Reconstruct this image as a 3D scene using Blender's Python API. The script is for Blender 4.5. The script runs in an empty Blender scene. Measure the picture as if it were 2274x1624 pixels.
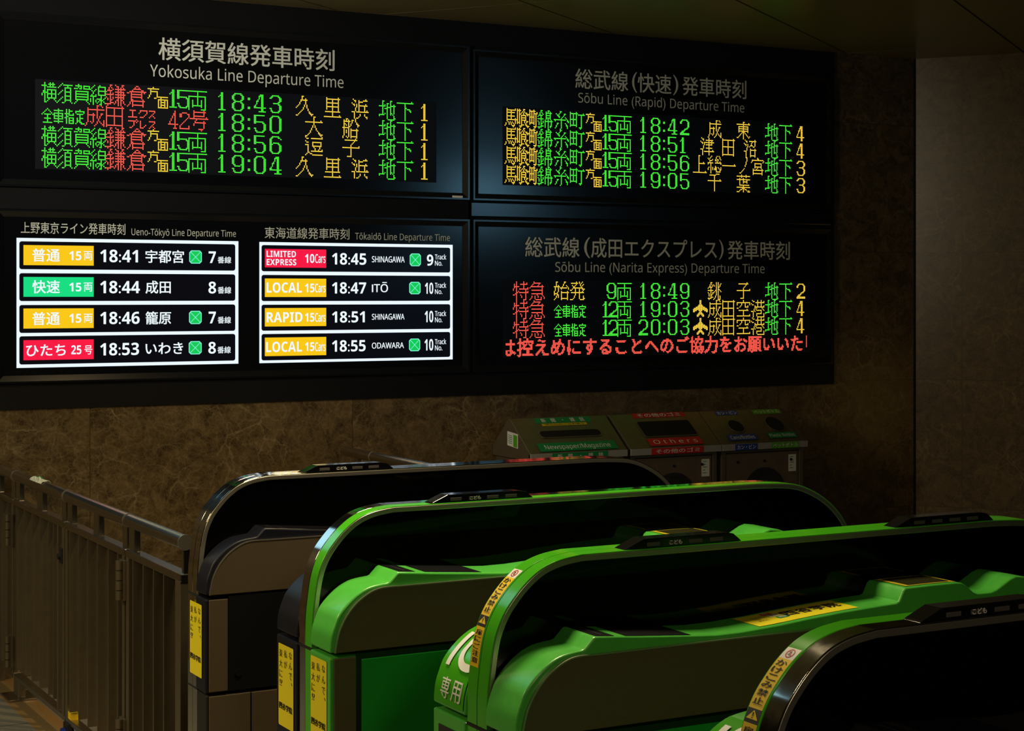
import bpy, bmesh, math, random
from mathutils import Vector, Matrix
random.seed(7)
SC = bpy.context.scene
COL = SC.collection

# ------------------------------------------------------------------ camera
F, TH, HZ, H, CX, CY = 3880.0, math.radians(28.64), 655.0, 1.607, 1137.0, 812.0
S_, C_ = math.sin(TH), math.cos(TH)
cam = bpy.data.objects.new('camera', bpy.data.cameras.new('camera'))
COL.objects.link(cam)
cam.location = (0, 0, H)
cam.rotation_euler = (math.pi / 2, 0, -TH)
cam.data.sensor_width = 36.0
cam.data.lens = 36.0 * F / 2274.0
cam.data.shift_y = (HZ - CY) / 2274.0
cam.data.clip_start = 0.05
SC.camera = cam

# ------------------------------------------------------------------ world, light, exposure
world = bpy.data.worlds.new('world'); SC.world = world
world.use_nodes = True
world.node_tree.nodes['Background'].inputs[0].default_value = (0.9, 0.8, 0.6, 1)
world.node_tree.nodes['Background'].inputs[1].default_value = 0.004
SC.view_settings.view_transform = 'Standard'
SC.view_settings.look = 'None'
SC.view_settings.exposure = 0.0
SC.view_settings.gamma = 1.0

def lamp(name, loc, target, power, color, sx, sy, spread=180):
    d = bpy.data.lights.new(name, 'AREA')
    d.shape = 'RECTANGLE'; d.size = sx; d.size_y = sy
    d.energy = power; d.color = color; d.spread = math.radians(spread)
    o = bpy.data.objects.new(name, d); COL.objects.link(o)
    o.location = loc
    o.rotation_euler = (Vector(target) - Vector(loc)).to_track_quat('-Z', 'Y').to_euler()
    return o

lamp('gate_ceiling_lamp', (1.75, 3.72, 2.90), (1.70, 3.60, 0), 14.5, (1.0, 0.82, 0.48), 0.10, 0.5, 126)
lamp('gate_ceiling_lamp', (1.97, 3.72, 2.90), (1.92, 3.60, 0), 14.5, (1.0, 0.82, 0.48), 0.10, 0.5, 126)
lamp('rear_fill_light', (0.9, -0.7, 2.90), (1.7, 2.4, 0.5), 9, (1.0, 0.80, 0.50), 0.6, 0.3, 90)  # added dim fill behind the camera, lifts the faces turned towards it
lamp('railing_ceiling_lamp', (2.45, 5.55, 2.90), (2.35, 5.75, 0), 15, (1.0, 0.72, 0.36), 0.10, 0.10, 112)
lamp('passage_ceiling_lamp', (-1.2, 4.6, 2.78), (0.6, 5.2, 0.3), 52, (1.0, 0.75, 0.40), 0.8, 0.8, 122)
lamp('title_fill_light', (-0.6, 5.2, 2.6), (2.4, 7.4, 2.45), 6, (1.0, 0.95, 0.80), 0.4, 0.2, 44)  # added fill light, only there to brighten the lettering on the boards
lamp('right_passage_lamp', (7.30, 6.15, 0.95), (6.95, 6.75, 0.95), 0.34, (1.0, 0.58, 0.13), 0.12, 0.5)
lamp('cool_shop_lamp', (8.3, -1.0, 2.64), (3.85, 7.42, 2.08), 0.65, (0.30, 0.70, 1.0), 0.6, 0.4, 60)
lamp('cool_ceiling_panel_lamp', (0.45, 6.1, 2.90), (0.45, 6.1, 0), 10, (0.40, 0.82, 1.0), 0.6, 2.3, 150)
lamp('cool_wall_sign_lamp', (0.85, 7.40, 2.40), (0.85, 0, 2.40), 2.2, (0.42, 0.80, 1.0), 0.7, 0.6)

# ------------------------------------------------------------------ pixel helpers (photo frame 2274 x 1624)
def ray(px, py):
    t = (px - CX) / F; v = -(py - HZ) / F
    return (S_ + t * C_, C_ - t * S_, v)
def onY(px, py, Y):
    r = ray(px, py); k = Y / r[1]
    return (r[0] * k, H + r[2] * k)
def onX(px, py, X):
    r = ray(px, py); k = X / r[0]
    return (r[1] * k, H + r[2] * k)

# ------------------------------------------------------------------ materials
def mat(name, color, rough=0.5, metal=0.0, spec=0.5, coat=0.0, emit=None, strength=0.0):
    m = bpy.data.materials.new(name); m.use_nodes = True
    b = m.node_tree.nodes['Principled BSDF']
    b.inputs['Base Color'].default_value = (*color, 1)
    b.inputs['Roughness'].default_value = rough
    b.inputs['Metallic'].default_value = metal
    b.inputs['Specular IOR Level'].default_value = spec
    b.inputs['Coat Weight'].default_value = coat
    b.inputs['Coat Roughness'].default_value = 0.08
    if emit:
        b.inputs['Emission Color'].default_value = (*emit, 1)
        b.inputs['Emission Strength'].default_value = strength
    return m

def noisy(m, scale, amt, stretch=None, rough_amt=0.0):
    """slight procedural variation of colour (and roughness) in object space"""
    nt = m.node_tree; b = nt.nodes['Principled BSDF']
    tc = nt.nodes.new('ShaderNodeTexCoord'); mp = nt.nodes.new('ShaderNodeMapping')
    if stretch: mp.inputs['Scale'].default_value = stretch
    nz = nt.nodes.new('ShaderNodeTexNoise'); nz.inputs['Scale'].default_value = scale
    nz.inputs['Detail'].default_value = 4
    nt.links.new(tc.outputs['Object'], mp.inputs[0]); nt.links.new(mp.outputs[0], nz.inputs['Vector'])
    col = b.inputs['Base Color'].default_value[:3]
    mx = nt.nodes.new('ShaderNodeMix'); mx.data_type = 'RGBA'
    mx.inputs[6].default_value = (*[c * (1 - amt) for c in col], 1)
    mx.inputs[7].default_value = (*[min(1, c * (1 + amt)) for c in col], 1)
    nt.links.new(nz.outputs['Fac'], mx.inputs[0]); nt.links.new(mx.outputs[2], b.inputs['Base Color'])
    if rough_amt:
        r = b.inputs['Roughness'].default_value
        mr = nt.nodes.new('ShaderNodeMapRange')
        mr.inputs['To Min'].default_value = max(0.02, r - rough_amt); mr.inputs['To Max'].default_value = r + rough_amt
        nt.links.new(nz.outputs['Fac'], mr.inputs[0]); nt.links.new(mr.outputs[0], b.inputs['Roughness'])
    return m

def marble(name, dark, mid, vein, bw, bh, rough=0.35):
    m = bpy.data.materials.new(name); m.use_nodes = True
    nt = m.node_tree; L = nt.links.new; N = nt.nodes.new
    b = nt.nodes['Principled BSDF']; b.inputs['Roughness'].default_value = rough
    tc = N('ShaderNodeTexCoord')
    # slab index from a brick texture: every slab gets its own piece of stone
    br = N('ShaderNodeTexBrick'); br.offset = 0.0
    br.inputs['Color1'].default_value = (0, 0, 0, 1); br.inputs['Color2'].default_value = (1, 1, 1, 1)
    br.inputs['Scale'].default_value = 1.0; br.inputs['Brick Width'].default_value = bw; br.inputs['Row Height'].default_value = bh
    br.inputs['Mortar Size'].default_value = 0.0014; br.inputs['Mortar Smooth'].default_value = 0.0
    br.inputs['Mortar'].default_value = (0.5, 0.5, 0.5, 1)
    L(tc.outputs['UV'], br.inputs['Vector'])
    off = N('ShaderNodeVectorMath'); off.operation = 'SCALE'; off.inputs[3].default_value = 7.3
    L(br.outputs['Color'], off.inputs[0])
    add = N('ShaderNodeVectorMath'); add.operation = 'ADD'
    L(tc.outputs['UV'], add.inputs[0]); L(off.outputs[0], add.inputs[1])
    def noise(scale, detail=6, dist=0.0, src=add):
        n = N('ShaderNodeTexNoise'); n.inputs['Scale'].default_value = scale; n.inputs['Detail'].default_value = detail
        n.inputs['Distortion'].default_value = dist; n.inputs['Roughness'].default_value = 0.62
        L(src.outputs[0], n.inputs['Vector']); return n
    warp = noise(5.0, 5)
    ws = N('ShaderNodeVectorMath'); ws.operation = 'SCALE'; ws.inputs[3].default_value = 0.13
    L(warp.outputs['Color'], ws.inputs[0])
    wa = N('ShaderNodeVectorMath'); wa.operation = 'ADD'; L(add.outputs[0], wa.inputs[0]); L(ws.outputs[0], wa.inputs[1])
    def veins(scale, width):
        v = N('ShaderNodeTexVoronoi'); v.feature = 'DISTANCE_TO_EDGE'; v.inputs['Scale'].default_value = scale
        L(wa.outputs[0], v.inputs['Vector'])
        r = N('ShaderNodeMapRange'); r.inputs['From Max'].default_value = width
        r.inputs['To Min'].default_value = 1.0; r.inputs['To Max'].default_value = 0.0
        L(v.outputs['Distance'], r.inputs[0]); return r
    v1, v2, v3 = veins(6.5, 0.035), veins(17.0, 0.06), veins(44.0, 0.12)
    msk = noise(3.2, 4); mr = N('ShaderNodeMapRange'); mr.inputs['From Min'].default_value = 0.42; mr.inputs['From Max'].default_value = 0.62
    L(msk.outputs['Fac'], mr.inputs[0])
    def mul(a, bb, k=None):
        n = N('ShaderNodeMath'); n.operation = 'MULTIPLY'; L(a.outputs[0], n.inputs[0])
        if k is None: L(bb.outputs[0], n.inputs[1])
        else: n.inputs[1].default_value = k
        return n
    def addm(a, bb):
        n = N('ShaderNodeMath'); n.operation = 'ADD'; n.use_clamp = True; L(a.outputs[0], n.inputs[0]); L(bb.outputs[0], n.inputs[1]); return n
    vv = addm(addm(mul(mul(v1, mr), None, 0.42), mul(mul(v2, mr), None, 0.30)), mul(v3, None, 0.20))
    body = noise(11.0, 12, 1.2)
    cr = N('ShaderNodeValToRGB'); L(body.outputs['Fac'], cr.inputs[0])
    cr.color_ramp.elements[0].position = 0.36; cr.color_ramp.elements[0].color = (*dark, 1)
    cr.color_ramp.elements[1].position = 0.68; cr.color_ramp.elements[1].color = (*mid, 1)
    mx = N('ShaderNodeMix'); mx.data_type = 'RGBA'; mx.inputs[7].default_value = (*vein, 1)
    L(vv.outputs[0], mx.inputs[0]); L(cr.outputs[0], mx.inputs[6])
    sm = N('ShaderNodeMix'); sm.data_type = 'RGBA'; sm.inputs[7].default_value = (*[c * 0.9 for c in dark], 1)
    L(br.outputs['Fac'], sm.inputs[0]); L(mx.outputs[2], sm.inputs[6]); L(sm.outputs[2], b.inputs['Base Color'])
    return m

M = {}
M['marble'] = marble('brown_marble', (0.052, 0.031, 0.010), (0.165, 0.112, 0.048), (0.30, 0.235, 0.125), 1.22, 0.70)
M['ceiling'] = noisy(mat('ceiling_panel', (0.30, 0.25, 0.12), 0.30, 0.0, 0.5), 2.0, 0.06)
M['seam'] = mat('dark_seam', (0.004, 0.004, 0.004), 0.8)
M['granite'] = noisy(mat('grey_granite', (0.15, 0.135, 0.10), 0.5), 160.0, 0.75)
M['brownstone'] = noisy(mat('brown_granite', (0.19, 0.115, 0.04), 0.45), 170.0, 0.6)
M['black'] = mat('black_paint', (0.004, 0.004, 0.005), 0.55, 0, 0.3)
M['panel'] = noisy(mat('black_panel', (0.004, 0.0045, 0.006), 0.15, 0, 0.5), 3, 0.1)
M['panelframe'] = mat('black_frame', (0.006, 0.007, 0.009), 0.18, 0, 0.6)
M['matrix'] = mat('led_matrix_face', (0.006, 0.007, 0.012), 0.45, 0, 0.4)
M['title'] = mat('grey_lettering', (0.76, 0.79, 0.72), 0.6, 0, 0.2)
M['led_g'] = mat('green_led', (0, 0.02, 0), 0.5, emit=(0.07, 1.0, 0.05), strength=1.45)
M['led_y'] = mat('amber_led', (0.02, 0.01, 0), 0.5, emit=(1.0, 0.64, 0.06), strength=1.5)
M['led_r'] = mat('red_led', (0.02, 0, 0), 0.5, emit=(1.0, 0.095, 0.065), strength=1.7)
M['lcd_black'] = mat('lcd_black', (0.003, 0.003, 0.005), 0.25, emit=(0.05, 0.06, 0.12), strength=0.03)
M['lcd_white'] = mat('lcd_white', (0.02, 0.02, 0.02), 0.3, emit=(0.80, 0.91, 1.0), strength=1.05)
M['lcd_text'] = mat('lcd_text', (0.02, 0.02, 0.02), 0.3, emit=(0.86, 0.95, 1.0), strength=1.0)
M['lcd_yellow'] = mat('lcd_yellow', (0.02, 0.02, 0.02), 0.3, emit=(1.0, 0.60, 0.004), strength=0.95)
M['lcd_green'] = mat('lcd_green', (0.02, 0.02, 0.02), 0.3, emit=(0.0, 0.80, 0.24), strength=0.9)
M['lcd_red'] = mat('lcd_red', (0.02, 0.02, 0.02), 0.3, emit=(1.0, 0.004, 0.055), strength=0.95)
M['lcd_seat'] = mat('lcd_seat_green', (0.02, 0.02, 0.02), 0.3, emit=(0.0, 0.65, 0.10), strength=0.9)
M['lcd_mint'] = mat('lcd_mint', (0.02, 0.02, 0.02), 0.3, emit=(0.25, 1.0, 0.75), strength=0.9)
M['steel_side'] = noisy(mat('brushed_side_steel', (0.155, 0.115, 0.070), 0.46, 0.55, 0.3), 40.0, 0.12, (1.0, 1.0, 18.0), 0.05)
M['steel'] = noisy(mat('brushed_steel', (0.34, 0.29, 0.22), 0.34, 1.0), 40.0, 0.10, (1.0, 1.0, 18.0), 0.06)
M['steel_rim'] = noisy(mat('polished_steel_strip', (0.58, 0.56, 0.52), 0.09, 1.0), 60.0, 0.06, (1, 1, 1), 0.03)
M['steel_edge'] = mat('steel_trim', (0.50, 0.47, 0.40), 0.33, 0.9)
M['rail_steel'] = noisy(mat('satin_steel_rail', (0.42, 0.39, 0.34), 0.24, 1.0), 30.0, 0.12)
M['slat_steel'] = noisy(mat('satin_steel_slat', (0.20, 0.165, 0.105), 0.38, 0.80), 30.0, 0.14)
M['green'] = noisy(mat('green_cover', (0.075, 0.46, 0.055), 0.34, 0, 0.5, 0.12), 60.0, 0.10, (1, 1, 1), 0.04)
M['green_strip'] = mat('green_strip', (0.060, 0.42, 0.012), 0.16, 0, 0.5)
M['green_panel'] = noisy(mat('green_panel', (0.010, 0.34, 0.030), 0.35, 0, 0.4), 6.0, 0.15)
M['navy'] = noisy(mat('dark_navy_cover', (0.0045, 0.005, 0.012), 0.45, 0, 0.35), 50.0, 0.1)
M['darkcover'] = noisy(mat('charcoal_cover', (0.012, 0.011, 0.010), 0.48, 0, 0.4), 50.0, 0.15)
M['acrylic'] = mat('smoked_acrylic', (0.0012, 0.0012, 0.0015), 0.045, 0, 0.11)
M['pad'] = mat('reader_pad', (0.006, 0.006, 0.009), 0.30)
M['padline'] = mat('reader_line', (0.06, 0.06, 0.08), 0.4)
M['recess'] = mat('black_recess', (0.006, 0.007, 0.007), 0.30)
M['dispglass'] = mat('display_glass', (0.035, 0.035, 0.012), 0.25)
M['yellow_trim'] = mat('yellow_trim', (0.62, 0.50, 0.02), 0.4)
M['yellow'] = mat('yellow_sticker', (0.86, 0.60, 0.008), 0.45)
M['adyellow'] = mat('yellow_poster', (0.80, 0.70, 0.012), 0.45)
M['ink'] = mat('black_ink', (0.012, 0.011, 0.012), 0.5)
M['white'] = mat('white_sticker', (0.80, 0.82, 0.82), 0.45)
M['sign_red'] = mat('sign_red', (0.55, 0.015, 0.02), 0.45)
M['sign_green'] = mat('sign_green', (0.008, 0.25, 0.075), 0.45)
M['sign_lime'] = mat('sign_lime', (0.10, 0.42, 0.02), 0.45)
M['sign_blue'] = mat('sign_blue', (0.02, 0.06, 0.36), 0.45)
M['lampblack'] = mat('black_lamp_bar', (0.004, 0.004, 0.005), 0.10, 0, 0.5)
M['lampwin'] = mat('grey_lamp_window', (0.07, 0.06, 0.06), 0.5)
M['binsteel'] = noisy(mat('bin_steel', (0.25, 0.215, 0.15), 0.36, 0.7), 25.0, 0.15)
M['bindoor'] = noisy(mat('bin_door', (0.22, 0.16, 0.11), 0.42, 0.5), 18.0, 0.25)
M['bincap'] = mat('bin_fascia', (0.42, 0.42, 0.40), 0.45, 0.3)
M['binhole'] = mat('bin_opening', (0.002, 0.002, 0.002), 0.9)
M['binwin'] = noisy(mat('bin_window', (0.03, 0.03, 0.03), 0.2), 30, 0.6)
M['bluewheel'] = mat('blue_caster_wheel', (0.01, 0.02, 0.22), 0.45)
M['rubber'] = mat('black_rubber', (0.008, 0.008, 0.009), 0.6)
M['paper'] = noisy(mat('crumpled_paper', (0.55, 0.55, 0.40), 0.7), 60, 0.2)
M['papergreen'] = mat('green_print', (0.02, 0.20, 0.06), 0.6)

# ------------------------------------------------------------------ mesh builder
class MB:
    def __init__(s): s.v, s.f, s.m, s.mats = [], [], [], []
    def mi(s, m):
        if m not in s.mats: s.mats.append(m)
        return s.mats.index(m)
    def add(s, verts, faces, m):
        o = len(s.v); k = s.mi(m)
        s.v += [tuple(p) for p in verts]
        for f in faces: s.f.append([i + o for i in f]); s.m.append(k)
        return s
    def box(s, x0, x1, y0, y1, z0, z1, m):
        v = [(x, y, z) for x in (x0, x1) for y in (y0, y1) for z in (z0, z1)]
        return s.add(v, [(0, 1, 3, 2), (4, 6, 7, 5), (0, 4, 5, 1), (2, 3, 7, 6), (0, 2, 6, 4), (1, 5, 7, 3)], m)
    def quad(s, a, b, c, d, m): return s.add([a, b, c, d], [(0, 1, 2, 3)], m)
    def prism(s, prof, y0, y1, m):
        """profile in (x,z), extruded along y"""
        n = len(prof)
        v = [(x, y0, z) for x, z in prof] + [(x, y1, z) for x, z in prof]
        f = [[i, (i + 1) % n, n + (i + 1) % n, n + i] for i in range(n)]
        f += [list(range(n))[::-1], list(range(n, 2 * n))]
        return s.add(v, f, m)
    def cyl(s, a, b, r, m, n=16, r2=None, cap=True):
        a, b = Vector(a), Vector(b); d = (b - a).normalized()
        u = d.orthogonal().normalized(); w = d.cross(u); r2 = r if r2 is None else r2
        v = [a + (u * math.cos(t) + w * math.sin(t)) * r for t in [2 * math.pi * i / n for i in range(n)]]
        v += [b + (u * math.cos(t) + w * math.sin(t)) * r2 for t in [2 * math.pi * i / n for i in range(n)]]
        f = [[i, (i + 1) % n, n + (i + 1) % n, n + i] for i in range(n)]
        if cap: f += [list(range(n))[::-1], list(range(n, 2 * n))]
        return s.add(v, f, m)
    def build(s, name, parent=None, smooth=None, bevel=0.0, seg=2):
        me = bpy.data.meshes.new(name)
        org = Vector((0, 0, 0))
        p = parent
        while p is not None: org += p.location; p = p.parent
        me.from_pydata([tuple(Vector(q) - org) for q in s.v], [], s.f)
        for m in s.mats: me.materials.append(M[m])
        for p, k in zip(me.polygons, s.m): p.material_index = k
        bm = bmesh.new(); bm.from_mesh(me)
        bmesh.ops.recalc_face_normals(bm, faces=bm.faces) if not getattr(s, 'flat', False) else None
        bm.to_mesh(me); bm.free()
        o = bpy.data.objects.new(name, me); COL.objects.link(o)
        if parent is not None: o.parent = parent
        if smooth is not None:
            for p in me.polygons: p.use_smooth = True
            try: me.set_sharp_from_angle(angle=math.radians(smooth))
            except Exception: pass
        if bevel:
            b = o.modifiers.new('bevel', 'BEVEL'); b.width = bevel; b.segments = seg; b.limit_method = 'ANGLE'
            b.angle_limit = math.radians(40); b.harden_normals = False
        return o

def thing(name, loc, label, cat, group=None):
    o = bpy.data.objects.new(name, None); COL.objects.link(o); o.location = loc
    o.empty_display_size = 0.1
    o['label'] = label; o['category'] = cat
    if group: o['group'] = group
    return o
def tag(o, label, cat, group=None):
    o['label'] = label; o['category'] = cat
    if group: o['group'] = group
    return o
def structure(o): o['kind'] = 'structure'; return o
def L(o, text): o['label'] = text; return o

def spline(pts, n=5):
    """Catmull-Rom through 2D points"""
    out = []
    P = [pts[0]] + list(pts) + [pts[-1]]
    for i in range(1, len(P) - 2):
        a, b, c, d = P[i - 1], P[i], P[i + 1], P[i + 2]
        for k in range(n):
            t = k / n
            out.append(tuple(0.5 * ((2 * b[j]) + (-a[j] + c[j]) * t + (2 * a[j] - 5 * b[j] + 4 * c[j] - d[j]) * t * t + (-a[j] + 3 * b[j] - 3 * c[j] + d[j]) * t ** 3) for j in (0, 1)))
    out.append(tuple(pts[-1]))
    return out

# ------------------------------------------------------------------ lettering
_tc = {}
def sans(text, heavy):
    """plain sans letters instead of the built-in face's humanist ones"""
    up, lo, dg = (0x1D5D4, 0x1D5EE, 0x1D7EC) if heavy else (0x1D5A0, 0x1D5BA, 0x1D7E2)
    return ''.join(chr(up + ord(c) - 65) if 'A' <= c <= 'Z' and (heavy or c != 'I') else chr(lo + ord(c) - 97) if 'a' <= c <= 'z' else chr(dg + ord(c) - 48) if '0' <= c <= '9' else c for c in text)
def glyphs(text, bold=0.0):
    """outline lettering as 2D polygons (verts, faces, bbox); bold repeats the outline slightly shifted"""
    key = (text, bold)
    if key in _tc: return _tc[key]
    c = bpy.data.curves.new('t', 'FONT'); c.body = text; c.resolution_u = 3
    ob = bpy.data.objects.new('t', c); COL.objects.link(ob)
    dg = bpy.context.evaluated_depsgraph_get()
    me = bpy.data.meshes.new_from_object(ob.evaluated_get(dg))
    v0 = [(q.co.x, q.co.y) for q in me.vertices]; f0 = [list(p.vertices) for p in me.polygons]
    bpy.data.objects.remove(ob); bpy.data.curves.remove(c); bpy.data.meshes.remove(me)
    v, f = list(v0), list(f0)
    if bold:
        v, f = [], []
        for dx, dy in ((0, 0), (bold, .6 * bold), (-bold, .6 * bold), (bold, -.6 * bold), (-bold, -.6 * bold)):
            o = len(v); v += [(x + dx, y + dy) for x, y in v0]; f += [[i + o for i in p] for p in f0]
    bb = (min(q[0] for q in v), max(q[0] for q in v), min(q[1] for q in v), max(q[1] for q in v))
    _tc[key] = (v, f, bb)
    return _tc[key]
CAP = None
def put_text(mb, text, m, fn, u0, u1, v0, v1, bold=0.0, cap=False):
    """fit lettering into [u0,u1] x [v0,v1]; cap: v0 is the baseline and v1 the cap height. fn(u,v) -> 3D"""
    global CAP
    if cap:
        if bold > 0.011: text = sans(text, True); bold = 0.0
        else: text = sans(text, False)
    v, f, bb = glyphs(text, bold)
    x0, x1, y0, y1 = bb
    if cap:
        if CAP is None: CAP = glyphs(sans('H', False), 0.0)[2][3]
        y0, y1 = 0.0, CAP
    pts = [fn(u0 + (x - x0) / (x1 - x0) * (u1 - u0), v0 + (y - y0) / (y1 - y0) * (v1 - v0)) for x, y in v]
    mb.flat = True
    if bold:                                    # the shifted outlines lie in thin layers, never in one plane
        c = Vector(fn((u0 + u1) / 2, (v0 + v1) / 2)); e = 1e-3
        nn = (Vector(fn((u0 + u1) / 2 + e, (v0 + v1) / 2)) - c).cross(Vector(fn((u0 + u1) / 2, (v0 + v1) / 2 + e)) - c).normalized()
        if nn.dot(Vector((0, 0, H)) - c) < 0: nn = -nn
        k = len(pts) // 5
        pts = [Vector(p) + nn * (.00012 * (i // k)) for i, p in enumerate(pts)]
    mb.add(pts, f, m)

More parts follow.
